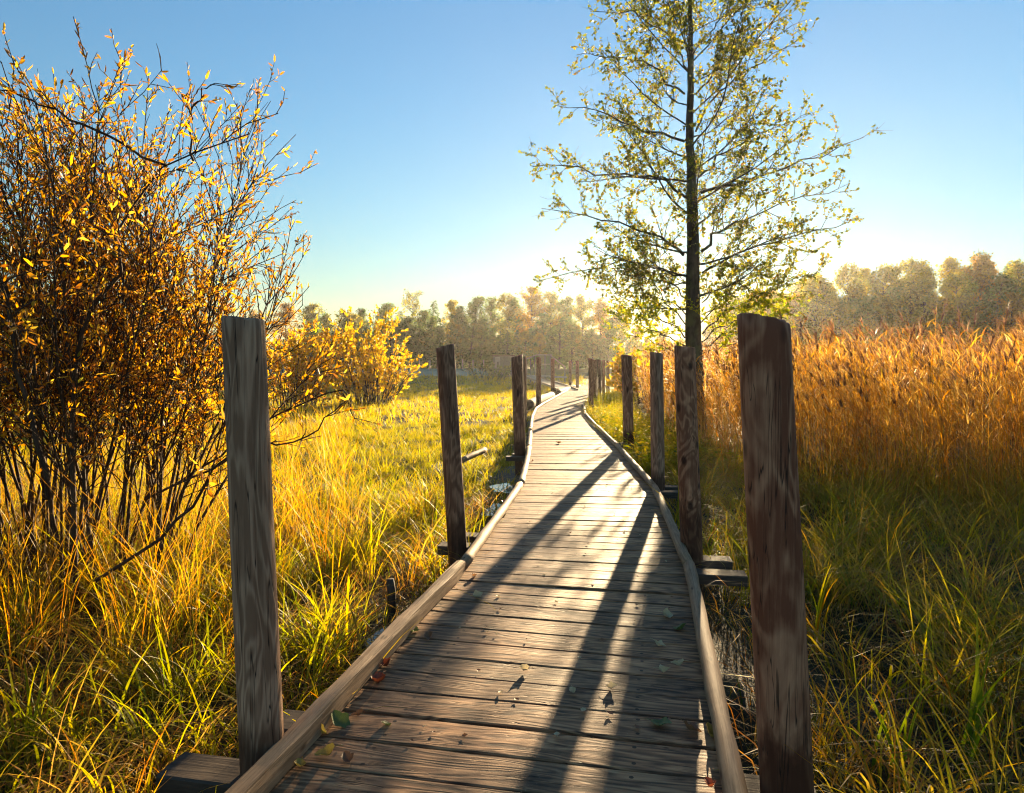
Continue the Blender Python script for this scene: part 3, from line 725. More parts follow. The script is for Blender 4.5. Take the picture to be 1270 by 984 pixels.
left_grass()

def right_grass():
    g = Geo()
    near = [(.95, 1.0), (4.5, 1.0), (9.5, 8.0), (6, 9), (4.2, 10.2), (3.4, 13.5), (2.2, 13.5), (1.9, 8), (1.35, 5)]
    pal1 = [(5, GREEN), (1, DKG), (6, YGREEN), (3, YEL), (4, STRAW), (2, ORG)]
    tip1 = [(2, YEL), (2, STRAW), (1, ORG), (3, YGREEN)]
    gap = lambda x, y: np.where(patch(x, y, 1.7, 2) > .36, 1.0, .15) * np.where(x < cl_x(y) + 1.35, .5, 1.0)
    tussocks(g, near, 14, 28, .15, .50, .0125, 1.3, pal1, tip1, 6, .15, gap, .35)
    tussocks(g, near, 16, 12, .2, .18, .010, 1.3, [(3, GREEN), (3, DKG), (2, BRN), (2, YGREEN)], None, 3, .05)
    tussocks(g, near, 16, 10, .25, .55, .008, 1.8, [(3, BRN), (3, STRAW), (1, ORG)], None, 4, .05)
    tussocks(g, near, 1.8, 8, .10, .85, .015, 1.4, [(3, YGREEN), (2, YEL), (2, STRAW), (2, ORG), (2, GREEN)], tip1, 6, .6)
    front = [(3.0, 13.5), (3.4, 11), (5.2, 8.9), (9, 7.6), (14, 6.6), (16, 8.5), (10, 9.6), (6.4, 10.6), (4.6, 12), (4.2, 15)]
    tussocks(g, front, 14, 24, .2, .75, .012, .8, [(3, GREEN), (3, YGREEN), (3, STRAW), (2, ORG), (2, BRN)], [(2, STRAW), (2, YEL)], 5, .3)
    tag(g.build('sedge', M_LEAF), 'dark green and straw sedge in the shade right of the boardwalk', kind='stuff')
    g = Geo()
    vb = [(2.1, 11), (3.6, 11), (3.9, 16), (3.9, 22), (5, 30), (8.2, 44), (7.2, 44), (3.3, 29), (2.5, 22), (2.2, 15)]
    lush = [(2, GREEN), (5, YGREEN), (4, YEL)]
    tussocks(g, vb, 14, 30, .2, .55, .015, .9, lush, [(3, YEL), (3, YGREEN)], 4, .12, None, .3)
    # broad leafy weeds
    x, y = scatter(vb, 60); k = off_deck(x, y, .0); x, y = x[k], y[k]; n = len(x)
    for lev in range(5):
        z = terrain(x, y) + .12 + .10 * lev + RNG.normal(0, .04, n); a = RNG.uniform(0, 2 * PI, n)
        A = np.stack([np.cos(a), np.sin(a), RNG.uniform(-.2, .7, n)], -1)
        leaves(g, np.stack([x + RNG.normal(0, .1, n), y + RNG.normal(0, .1, n), z], -1), A, RNG.uniform(.07, .15, n), RNG.uniform(.03, .06, n), pal(n, lush), N=np.array([[0, 0, 1.0]]) + RNG.normal(0, .4, (n, 3)))
    tag(g.build('verge_weeds', M_LEAF), 'bright leafy weeds and grass crowding the right kerb towards the bend', kind='stuff')
right_grass()

# ------------------------------------------------------------------ reed bed
REEDC = [(5, (0.48, 0.25, 0.045)), (4.5, (0.44, 0.175, 0.027)), (4, (0.52, 0.37, 0.12)), (4, (0.22, 0.10, 0.03)), (.7, (0.20, 0.18, 0.03))]
PLUMEC = [(3, (0.11, 0.055, 0.030)), (2, (0.20, 0.11, 0.055)), (1, (0.34, 0.22, 0.11))]
BED = [(3.55, 15), (3.35, 13.2), (4.15, 10.4), (6, 9.2), (9.5, 8.2), (13, 7.2), (18, 7.5), (62, 66), (16, 66), (10.5, 50), (6.4, 32), (4.3, 22)]
def reed_height(x, y):
    edge = np.minimum(1, (x - np.interp(y, [10, 13, 22, 32, 50, 66], [4.1, 3.3, 4.2, 6.3, 10.3, 16])) / 3.0)
    return (1.66 + .55 * np.clip(edge, 0, 1)) * np.interp(y, [8, 11, 13], [.86, .97, 1]) + .012 * np.clip(y - 10, 0, 40)
def reeds(g, x, y, nleaf, wl, segs, plume, hs=1.0):
    n = len(x); h = reed_height(x, y) * np.clip(RNG.normal(1, .15, n), .5, 1.3) * hs * (.80 + .32 * patch(x, y, 1.1, 5))
    z = terrain(x, y) - .03; az = RNG.normal(2.6, .9, n); ln = np.abs(RNG.normal(.22, .16, n))
    col = pal(n, REEDC, .25) * (.7 + .5 * patch(x, y, 1.6, 1))[:, None]; P = np.stack([x, y, z], -1)
    blades(g, P, h, np.full(n, wl * .55), az, ln, max(segs, 3), col * .85, col)
    def stem_pt(t):
        ang = ln * t * .62; return P + np.stack([np.cos(az) * np.sin(ang) * h * t, np.sin(az) * np.sin(ang) * h * t, np.cos(ang) * h * t], -1)
    for k in range(nleaf):
        t = .22 + .76 * (k + RNG.random(n)) / nleaf
        keep = RNG.random(n) < .92
        Q = stem_pt(t)[keep]; m = len(Q); a = np.where(RNG.random(m) < .6, RNG.normal(2.7, .8, m), RNG.uniform(0, 2 * PI, m))
        c = .5 * col[keep] + .5 * pal(m, REEDC, .2)
        blades(g, Q, RNG.uniform(.26, .55, m), wl * RNG.uniform(.7, 1.4, m), a, RNG.uniform(.9, 2.0, m), segs, c, c)
    if plume > 0:
        k = RNG.random(n) < plume; Q0 = stem_pt(np.full(n, .97))[k]; m = len(Q0)
        nb = 12 if segs >= 3 else 4
        for _ in range(nb):
            a = RNG.normal(2.7, .8, m); c = pal(m, PLUMEC, .2)
            blades(g, Q0 + RNG.normal(0, .01, (m, 3)), RNG.uniform(.12, .28, m), wl * RNG.uniform(.5, 1.1, m), a, RNG.uniform(.3, 1.5, m), max(2, segs - 1), c, c)
def reed_bed():
    g = Geo()
    x, y = scatter(BED, 45); k = (y < 14); k &= RNG.random(len(x)) < np.where(y < 11.5, .35 + .65 * patch(x, y, 1.4, 4), 1); reeds(g, x[k], y[k], 7, .021, 4, .42)
    x, y = scatter(BED, 24); k = (y >= 14) & (y < 24) & (x < 24); reeds(g, x[k], y[k], 6, .028, 3, .5)
    x, y = scatter(BED, 8); k = (y >= 24) & (x < y * .95 + 3); reeds(g, x[k], y[k], 5, .065, 2, .4)
    tag(g.build('reed_bed', M_REED), 'dense orange-brown reed bed filling the right middle ground', kind='stuff')
reed_bed()

# ------------------------------------------------------------------ woody plants
class Woody:
    def __init__(s): s.bark = Geo(); s.P = []; s.A = []; s.nb = 0
    def grow(s, p, d, L, n, up=0.0, wig=0.12):
        pts = [np.array(p, float)]; d = unit(np.array(d, float)); st = L / n
        for _ in range(n):
            d = unit(d + np.array([random.gauss(0, wig), random.gauss(0, wig), random.gauss(0, wig) + up]))
            pts.append(pts[-1] + d * st)
        return np.array(pts)
    def leaf_run(s, pts, spacing, spread, start=0.2):
        L = np.linalg.norm(pts[-1] - pts[0]); m = max(1, int(L * (1 - start) / spacing))
        t = start + (1 - start) * (np.arange(m) + RNG.random(m)) / m
        i = np.clip((t * (len(pts) - 1)).astype(int), 0, len(pts) - 2); f = (t * (len(pts) - 1) - i)[:, None]
        q = pts[i] * (1 - f) + pts[i + 1] * f
        s.P.append(q); s.A.append(unit(pts[i + 1] - pts[i]) + RNG.normal(0, spread, (m, 3)))
def sub_dirs(d, ang, roll):
    d = unit(d); ref = np.array([0, 0, 1.0]) if abs(d[2]) < .9 else np.array([1.0, 0, 0])
    u = unit(np.cross(d, ref)); w = np.cross(u, d)
    return unit(d * math.cos(ang) + (u * math.cos(roll) + w * math.sin(roll)) * math.sin(ang))

def alder():
    D = 17.0; bx, by = at(865, 545, D)[0], D
    zb = float(terrain(bx, by)) - .1
    root = empty('alder_tree', (bx, by, zb)); tag(root, 'tall sparse-leaved alder with dark mossy trunk standing right of the boardwalk', 'tree')
    tr = [(bx, D, zb)] + [tuple(at(x, y, D + dy)) for x, y, dy in ((865, 500, 0), (862, 455, .05), (860, 420, .05), (859, 360, 0), (860, 300, -.05), (858, 230, 0), (855, 160, .08), (857, 90, .1), (856, 20, .05), (857, -45, 0), (860, -95, .0), (861, -130, 0))]
    rad = [.27, .22, .205, .19, .172, .146, .12, .09, .075, .05, .03, .016, .006]
    tp = np.array(tr); dz = np.linspace(0, len(tp) - 1, 60)
    TP = np.stack([np.interp(dz, np.arange(len(tp)), tp[:, k]) for k in range(3)], -1); TR = np.interp(dz, np.arange(len(tp)), rad)
    TP[:, :2] += RNG.normal(0, .008, (60, 2))
    g = Geo(); tube(g, TP, TR * (1 + RNG.normal(0, .03, 60)), 14)
    g.build('trunk', M_BARK, root)
    w = Woody()
    def trunk_at(z):
        return np.array([np.interp(z, TP[:, 2], TP[:, 0]), np.interp(z, TP[:, 2], TP[:, 1]), z]), np.interp(z, TP[:, 2], TR)
    def dress(pts, r0, leafy=1.0):
        L = np.linalg.norm(np.diff(pts, axis=0), axis=1).sum(); n = len(pts)
        r0 *= .6; tube(w.bark, pts, np.linspace(r0, .006, n), 6)
        ns = max(4, int(L / .19)); roll = random.random() * 6
        for k in range(ns):
            t = .16 + .82 * (k + random.random() * .6) / ns; i = min(int(t * (n - 1)), n - 2); f = t * (n - 1) - i
            q = pts[i] * (1 - f) + pts[i + 1] * f; dd = pts[i + 1] - pts[i]; roll += 2.4
            l2 = (.30 + .42 * L * (1 - t) * .55 + .25) * random.uniform(.55, 1.25)
            d2 = sub_dirs(dd, random.uniform(.6, 1.05), roll); d2[2] += .15
            sp = w.grow(q, d2, l2, 5, .05, .22)[:5]; tube(w.bark, sp, np.linspace(max(.004, r0 * .38 * (1 - t * .6)), .0035, 5), 4, cap=False)
            for kk in range(max(3, int(l2 / .12))):
                t2 = .25 + .75 * random.random(); i2 = min(int(t2 * 4), 3); f2 = t2 * 4 - i2
                q2 = sp[i2] * (1 - f2) + sp[i2 + 1] * f2
                tw = w.grow(q2, sub_dirs(sp[i2 + 1] - sp[i2], random.uniform(.4, 1.1), random.random() * 6.3), random.uniform(.16, .42), 2, .05, .2)
                tube(w.bark, tw, [.0045, .0035, .0025], 3, cap=False)
                if random.random() < .80 * leafy: w.leaf_run(tw, .031 / leafy, .8, .2)
            if random.random() < leafy: w.leaf_run(sp, .08 / leafy, .9, .4)
    Z = lambda zx, zy: (620 + zx * .4878, zy * .4878)
    px = [([(478, 505), (400, 452), (300, 440), (190, 432), (80, 425)], -.8, .06), ([(470, 360), (400, 340), (330, 312), (240, 285), (140, 268)], .9, .055),
          ([(467, 650), (420, 615), (380, 590), (250, 560), (105, 530)], -1.2, .065), ([(470, 700), (400, 680), (330, 662), (210, 690), (95, 715)], 1.0, .05),
          ([(470, 240), (410, 190), (350, 150), (270, 140), (195, 140)], .6, .045), ([(482, 130), (420, 80), (330, 30), (230, 30)], -.6, .035),
          ([(480, 180), (440, 120), (395, 60), (330, -10)], .9, .035),
          ([(512, 490), (570, 478), (640, 455), (780, 408), (925, 350)], -.5, .07), ([(505, 450), (550, 400), (600, 372), (690, 325), (790, 290)], 1.0, .055),
          ([(512, 640), (550, 595), (600, 560), (730, 520), (885, 468)], .8, .07), ([(515, 695), (570, 660), (640, 630), (760, 600), (915, 552)], -.9, .06),
          ([(498, 335), (535, 260), (580, 212), (670, 150), (765, 98)], -.7, .05), ([(498, 240), (560, 170), (640, 120), (780, 50)], .8, .045),
          ([(490, 140), (530, 80), (590, 30), (690, -20)], -.3, .035),
          ([(515, 850), (570, 800), (640, 765), (730, 720), (820, 690)], -.6, .035), ([(515, 880), (580, 850), (650, 815), (760, 790)], .7, .03),
          ([(470, 860), (400, 800), (340, 770), (250, 715)], .5, .035), ([(472, 880), (420, 850), (360, 830), (290, 810)], -.7, .03),
          ([(475, 830), (430, 770), (380, 720), (330, 660)], 1.1, .03), ([(512, 820), (560, 760), (600, 700), (680, 650)], -1.1, .03), ([(515, 900), (560, 880), (620, 870), (700, 830)], .2, .025),
          ([(472, 800), (420, 760), (370, 745), (280, 700)], -.4, .03), ([(470, 900), (430, 890), (370, 860), (300, 860)], .6, .025), ([(474, 760), (420, 720), (350, 700), (240, 690)], .2, .03),
          ([(514, 770), (560, 730), (640, 700), (780, 660)], .3, .03), ([(514, 800), (580, 775), (680, 750), (800, 740)], .9, .03), ([(514, 870), (560, 830), (610, 810), (700, 770)], -.9, .028)]
    for P, dy, r in px:
        q = np.array([at(*Z(*p), D + dy * (k / (len(P) - 1)) ** 1.2) for k, p in enumerate(P)])
        t = np.linspace(0, len(q) - 1, 12); q = np.stack([np.interp(t, np.arange(len(q)), q[:, k]) for k in range(3)], -1)
        q[1:-1] += RNG.normal(0, .045, (10, 3)); dress(q, r, 1.08 if P[0][1] > 750 else 1.0)
    prof_z = [1.6, 2.2, 3.2, 5.5, 7.0, 8.5, 10.6, 12.5, 13.2]; prof_r = [1.6, 2.2, 3.3, 3.9, 3.8, 3.2, 2.3, .8, .3]
    az = 0.4; z = 2.9
    while z < 13.0:
        az += 2.4 + random.uniform(-.3, .3); R = np.interp(z, prof_z, prof_r) * random.uniform(.7, 1.05)
        el = np.interp(z, [2, 4, 8, 13], [.10, .22, .5, .9]) + random.uniform(-.1, .1)
        # keep the side branches mostly towards and away from the viewer: the outline is set by the drawn limbs
        a = az; ex = abs(math.cos(a)); R *= 1 - .15 * ex
        p, r = trunk_at(z); L = R / math.cos(el)
        pts = w.grow(p, (math.cos(a) * math.cos(el), math.sin(a) * math.cos(el), math.sin(el)), L, 10, .03, .10)
        dress(pts, max(.012, min(.05, r * .4)), 1.3 if z < 2.9 else .9)
        z += np.interp(z, [1.7, 4, 13], [.22, .30, .20])
    w.bark.build('branches', M_BARK, root)
    P = np.concatenate(w.P); A = np.concatenate(w.A); n = len(P); A[:, 2] -= .25
    low = (P[:, 2] < 3.2)[:, None]
    c = pal(n, [(4, (0.085, 0.10, 0.016)), (3, (0.14, 0.15, 0.02)), (1.2, (0.24, 0.19, 0.025)), (.8, (0.12, 0.07, 0.02))], .2)
    c = np.where(low, pal(n, [(3, (0.13, 0.17, 0.015)), (3, (0.26, 0.26, 0.02)), (1, (0.34, 0.27, 0.02))], .15), c)
    g = Geo(); leaves(g, P, A, RNG.uniform(.035, .10, n), RNG.uniform(.03, .075, n), c, .35, .5)
    g.build('crown', M_TREELEAF, root); print('alder leaves', n)
alder()

def bush(name, cx, cy, rx, ry, nst, hfun, leanx, leaf, palette, bark, label, lf=None, fmat=None, sub=.135, rstem=.015, leafL=(.032, .082), leafW=(.011, .024), spacing=.034, extra=None, leafstart=.3, seg=9):
    leaf = lf or leaf; zb = float(terrain(cx, cy)) - .05
    root = empty(name, (cx, cy, zb)); tag(root, label, 'bush'); w = Woody()
    def dress(pts, r0, L):
        n = len(pts); tube(w.bark, pts, np.linspace(r0, .004, n), 6)
        ns = max(4, int(L / sub)); roll = random.random() * 6
        for k in range(ns):
            t = leafstart * .6 + (1 - leafstart * .6) * (k + random.random()) / ns; i = min(int(t * (n - 1)), n - 2); f = t * (n - 1) - i
            q = pts[i] * (1 - f) + pts[i + 1] * f; roll += 2.4
            l2 = (.18 * L + .3 * L * (1 - t) * .5) * random.uniform(.5, 1.2)
            d2 = sub_dirs(pts[i + 1] - pts[i], random.uniform(.3, .75), roll)
            sp = w.grow(q, d2, l2, 4, .08, .13); tube(w.bark, sp, np.linspace(max(.0045, r0 * .35 * (1 - .6 * t)), .003, 5), 4, cap=False)
            for kk in range(max(2, int(l2 / (sub * 1.1)))):
                t2 = .2 + .8 * random.random(); i2 = min(int(t2 * 4), 3); f2 = t2 * 4 - i2
                q2 = sp[i2] * (1 - f2) + sp[i2 + 1] * f2
                tw = w.grow(q2, sub_dirs(sp[i2 + 1] - sp[i2], random.uniform(.3, .8), random.random() * 6.3), random.uniform(.5, 1.3) * sub * 1.5, 2, .08, .15)
                tube(w.bark, tw, [.0035, .003, .002], 3, cap=False)
                if random.random() < leaf * (.35 + .65 * min(1, max(0, (t - leafstart * .4) / .3))): w.leaf_run(tw, spacing, .55, .15)
            if random.random() < leaf * .8: w.leaf_run(sp, spacing * 2, .6, .4)
    for k in range(nst):
        a = random.random() * 2 * PI; r = math.sqrt(random.random()); ox, oy = r * math.cos(a), r * math.sin(a)
        bx, by = cx + rx * .45 * ox, cy + ry * .45 * oy
        h = hfun(ox, oy) * random.uniform(.72, 1.05)
        d = np.array([ox * leanx + random.gauss(0, .10), oy * leanx * .8 + random.gauss(0, .1), 1.0])
        pts = w.grow((bx, by, zb), d, h * np.linalg.norm(d) * .97, seg, .0, .075); dress(pts, rstem * random.uniform(.6, 1.3), h)
    if extra:
        for pts, r in extra:
            q = np.array(pts); t = np.linspace(0, len(q) - 1, 14); q = np.stack([np.interp(t, np.arange(len(q)), q[:, k]) for k in range(3)], -1)
            q[1:-1] += RNG.normal(0, .015, (12, 3)); dress(q, r, np.linalg.norm(np.diff(q, axis=0), axis=1).sum() * (.52 if q[-1, 2] > 2.0 else .14))
    w.bark.build('stems', bark, root)
    P = np.concatenate(w.P); A = np.concatenate(w.A); n = len(P)
    g = Geo(); leaves(g, P, A, RNG.uniform(*leafL, n), RNG.uniform(*leafW, n), pal(n, palette, .2), .3, .45)
    g.build('foliage', fmat or M_TREELEAF, root); print(name, 'leaves', n)
WIL = [(4, (0.43, 0.235, 0.04)), (4, (0.38, 0.16, 0.03)), (2.5, (0.48, 0.33, 0.06)), (3, (0.22, 0.095, 0.03)), (.7, (0.20, 0.20, 0.03))]
bush('willow_bush', -3.95, 6.0, 2.2, 1.8, 88, lambda ox, oy: 4.3 - 1.5 * max(0, ox - .1) - .75 * max(0, -ox) + .4 * oy, .20, .95, WIL, M_TWIG,
     'large orange-leaved willow bush of many thin stems on the left', .88, fmat=M_WILLOW, leafstart=.5, extra=[
         ([at(96, 760, 5.0), at(95, 640, 5.0), at(92, 480, 5.0), at(110, 382, 4.95), at(150, 330, 4.9), at(150, 275, 4.9), at(200, 207, 4.85), at(310, 166, 4.7)], .020),
         ([at(205, 205, 4.85), at(95, 150, 4.6), at(45, 128, 4.5), at(0, 112, 4.4)], .010),
         ([at(240, 200, 4.8), at(235, 140, 4.8), at(262, 105, 4.8)], .008),
         ([at(60, 620, 4.6), at(30, 480, 4.6), at(0, 340, 4.6), at(-30, 260, 4.6)], .02),
         ([at(120, 720, 4.4), at(210, 660, 4.1), at(260, 590, 3.9), at(285, 560, 3.8), at(310, 520, 3.8)], .012),
         ([at(180, 620, 5.6), at(300, 560, 5.2), at(380, 545, 5.0), at(425, 500, 4.9)], .011),
         ([at(220, 600, 6.0), at(330, 520, 5.7), at(420, 480, 5.5), at(440, 520, 5.4)], .010)])
YB = [(4, (0.50, 0.34, 0.022)), (3, (0.44, 0.29, 0.02)), (1.2, (0.40, 0.18, 0.015)), (1.5, (0.24, 0.22, 0.02))]
bush('golden_bush', -7.1, 34.0, 2.6, 2.6, 46, lambda ox, oy: 4.5 * math.sqrt(max(.15, 1 - .8 * (ox * ox + oy * oy))), .50, .95, YB, M_TWIG, 'rounded golden yellow bush at the far edge of the meadow', lf=.6, sub=.30, rstem=.04,
     leafL=(.10, .20), leafW=(.05, .11), spacing=.028, leafstart=.0, seg=6)
bush('amber_bush', -9.9, 31.0, 2.6, 2.6, 30, lambda ox, oy: 3.6 - .8 * abs(ox), .35, .95, YB[:3] + WIL[:1], M_TWIG, 'lower amber bush between the willow and the golden bush', sub=.30, rstem=.035,
     leafL=(.10, .19), leafW=(.05, .10), spacing=.03, leafstart=.0, seg=6)
bush('roadside_bush', 7.0, 36.0, 2.2, 2.2, 22, lambda ox, oy: 2.5 - .5 * abs(ox), .35, .95, YB, M_TWIG, 'hazy golden bush behind the outermost right post', sub=.5, rstem=.04,
     leafL=(.2, .36), leafW=(.1, .2), spacing=.06, leafstart=.0, seg=6)
bush('brown_bush', 13.2, 62.0, 3.0, 3.0, 22, lambda ox, oy: 3.4 - .6 * abs(ox), .4, .95, [(3, (0.22, 0.10, 0.02)), (2, (0.30, 0.18, 0.03))], M_TWIG, 'brown hazy bush at the far end of the walk', sub=.55, rstem=.04,
     leafL=(.24, .4), leafW=(.12, .22), spacing=.07, leafstart=.0, seg=6)
bush('green_bush', -2.2, 70.0, 3.4, 3.0, 22, lambda ox, oy: 1.6 - .3 * abs(ox), .8, .95, [(3, (0.09, 0.11, 0.03)), (2, (0.16, 0.14, 0.03))], M_TWIG, 'low dull green bush in front of the grey hut', sub=.4, rstem=.03,
     leafL=(.16, .3), leafW=(.08, .16), spacing=.12, leafstart=.0, seg=5)

# ------------------------------------------------------------------ woods
def far_tree(kind, name, palette, label, group, seed):
    random.seed(seed)
    root = empty(name, (0, 0, 0)); tag(root, label, 'tree', group); w = Woody(); H = 13.0; CL = []; NN = []
    if kind == 'spruce':
        tube(w.bark, [(0, 0, -.3), (0, 0, 6), (0, 0, H)], [.22, .14, .02], 7); P = []; A = []
        for k in range(52):
            z = .8 + (H - 1.0) * k / 52; R = 2.9 * (1 - z / H) ** .8 + .2
            for b in range(7):
                a = random.random() * 6.283; n = max(2, int(R / .22)); t = (np.arange(n) + RNG.random(n)) / n * R * random.uniform(.75, 1.1)
                P.append(np.stack([np.cos(a) * t, np.sin(a) * t, z - .25 * t + RNG.normal(0, .06, n)], -1)); A.append(np.stack([np.full(n, math.cos(a)), np.full(n, math.sin(a)), RNG.uniform(-.8, .1, n)], -1) + RNG.normal(0, .35, (n, 3)))
        P = np.concatenate(P); A = np.concatenate(A); lL, lW = (.3, .55), (.10, .2)
    else:
        slim = kind == 'birch'; open_ = kind == 'open'
        R = 2.2 if slim else (3.4 if not open_ else 3.0); z0 = 1.6 if not open_ else 4.5
        tp = w.grow((0, 0, -.3), (0, 0, 1), H * .97, 10, .1, .03); tube(w.bark, tp, np.linspace(.2 if slim else .28, .02, 11), 7)
        nl = 46 if not open_ else 26
        for k in range(nl):
            z = z0 + (H - z0 - .6) * (k + random.random()) / nl; u = (z - z0) / (H - z0)
            rr = R * (math.sin(PI * min(1, .18 + .80 * u)) ** .6) * random.uniform(.65, 1.1); a = random.random() * 6.283; el = .25 + .7 * u
            p = np.array([np.interp(z, tp[:, 2], tp[:, 0]), np.interp(z, tp[:, 2], tp[:, 1]), z])
            q = w.grow(p, (math.cos(a) * math.cos(el), math.sin(a) * math.cos(el), math.sin(el)), rr, 5, .03, .14); tube(w.bark, q, np.linspace(.06, .015, 6), 4, cap=False)
            for m in range(7 if not open_ else 5):
                i = random.randint(1, 4); t = w.grow(q[i], sub_dirs(q[i + 1] - q[i], random.uniform(.4, 1.1), random.random() * 6.3), rr * random.uniform(.25, .45), 3, .0 if not slim else -.12, .2)
                tube(w.bark, t, [.025, .02, .015, .01], 3, cap=False)
                n = 20 if not open_ else 13; c = t[RNG.integers(1, 4, n)]
                dv = unit(RNG.normal(0, 1, (n, 3))) * (RNG.random((n, 1)) ** .4) * .55; w.P.append(c + dv); NN.append(dv + (0, 0, .15)); w.A.append(RNG.normal(0, 1, (n, 3))); CL.append(np.repeat(pal(1, palette, .22), n, 0))
        P = np.concatenate(w.P); A = np.concatenate(w.A); lL, lW = (.16, .32), (.12, .23)
    w.bark.build('trunk', M_FARBARK, root)
    n = len(P); g = Geo(); cl = patch(P[:, 0] * 2 + P[:, 2], P[:, 1] * 2 - P[:, 2], .9)[:, None]
    c = (np.concatenate(CL) * RNG.normal(1, .08, (n, 1)).clip(.7, 1.3) if CL else pal(n, palette, .12)) * (.75 + .5 * cl)
    leaves(g, P, A, RNG.uniform(*lL, n), RNG.uniform(*lW, n), c, .1, .5, N=(np.concatenate(NN) + RNG.normal(0, .12, (n, 3))) if NN else None); o = g.build('crown', M_FARLEAF, root)
    if NN:
        ax = P * (1, 1, 0); nv = unit(unit(np.concatenate(NN)) * .75 + unit(ax) * .45 + (0, 0, .25))
        o.data.normals_split_custom_set_from_vertices(nv.repeat(6, 0).tolist())
    return root
DG = [(3, (0.085, 0.15, 0.035)), (2, (0.13, 0.19, 0.04)), (1, (0.20, 0.20, 0.04))]
OG = [(3, (0.20, 0.20, 0.035)), (2, (0.32, 0.25, 0.035)), (1, (0.13, 0.17, 0.035))]
OR = [(3, (0.36, 0.19, 0.03)), (2, (0.28, 0.17, 0.03)), (1, (0.36, 0.24, 0.04))]
BY = [(3, (0.42, 0.32, 0.04)), (2, (0.32, 0.27, 0.045)), (1, (0.22, 0.22, 0.04))]
SP = [(3, (0.045, 0.08, 0.035)), (1, (0.07, 0.10, 0.04))]
KINDS = {'dark': ('round', DG, 'dark green leafy tree'), 'olive': ('round', OG, 'olive brown leafy tree'), 'russet': ('round', OR, 'russet orange leafy tree'),
         'birch': ('birch', BY, 'slender yellow birch'), 'spruce': ('spruce', SP, 'dark pointed spruce'), 'open': ('open', OG, 'tall open-crowned tree with sky showing through')}
PROTO = {}
def plant(kind, px, top_y, Y, side, label=None, wide=1.0):
    sh, pl, lab = KINDS[kind]; p = at(px, top_y, Y); zb = float(terrain(p[0], Y)); sc = max(.3, (p[2] - zb) / 12.9)
    where = {'L': 'in the hazy wood left of the alder', 'M': 'in the sunlit mist behind the alder', 'R': 'in the wood behind the reed bed'}[side]
    gl = {'L': 'trees of the far wood on the left', 'M': 'trees of the misty wood behind the alder', 'R': 'trees of the wood behind the reed bed'}[side]
    nv = 3 if sh == 'round' else 2
    if kind not in PROTO: PROTO[kind] = []
    vs = PROTO[kind]; lb = label or f'{lab} {where}'
    s3 = (sc * wide, sc * wide, sc); rz = random.random() * 6.28
    if len(vs) < nv:
        nm = {'dark': 'broadleaf_tree', 'olive': 'broadleaf_tree', 'russet': 'broadleaf_tree', 'birch': 'birch_tree', 'spruce': 'spruce_tree', 'open': 'broadleaf_tree'}[kind]
        st = random.getstate(); o = far_tree(sh, nm, pl, lb, gl, 100 + 17 * len(vs) + len(kind)); random.setstate(st)
        vs.append(o); o.location = (p[0], Y, zb - .05); o.rotation_euler = (0, 0, rz); o.scale = s3; return o
    return dup(random.choice(vs), (p[0], Y, zb - .05), rz, s3, lb, gl)
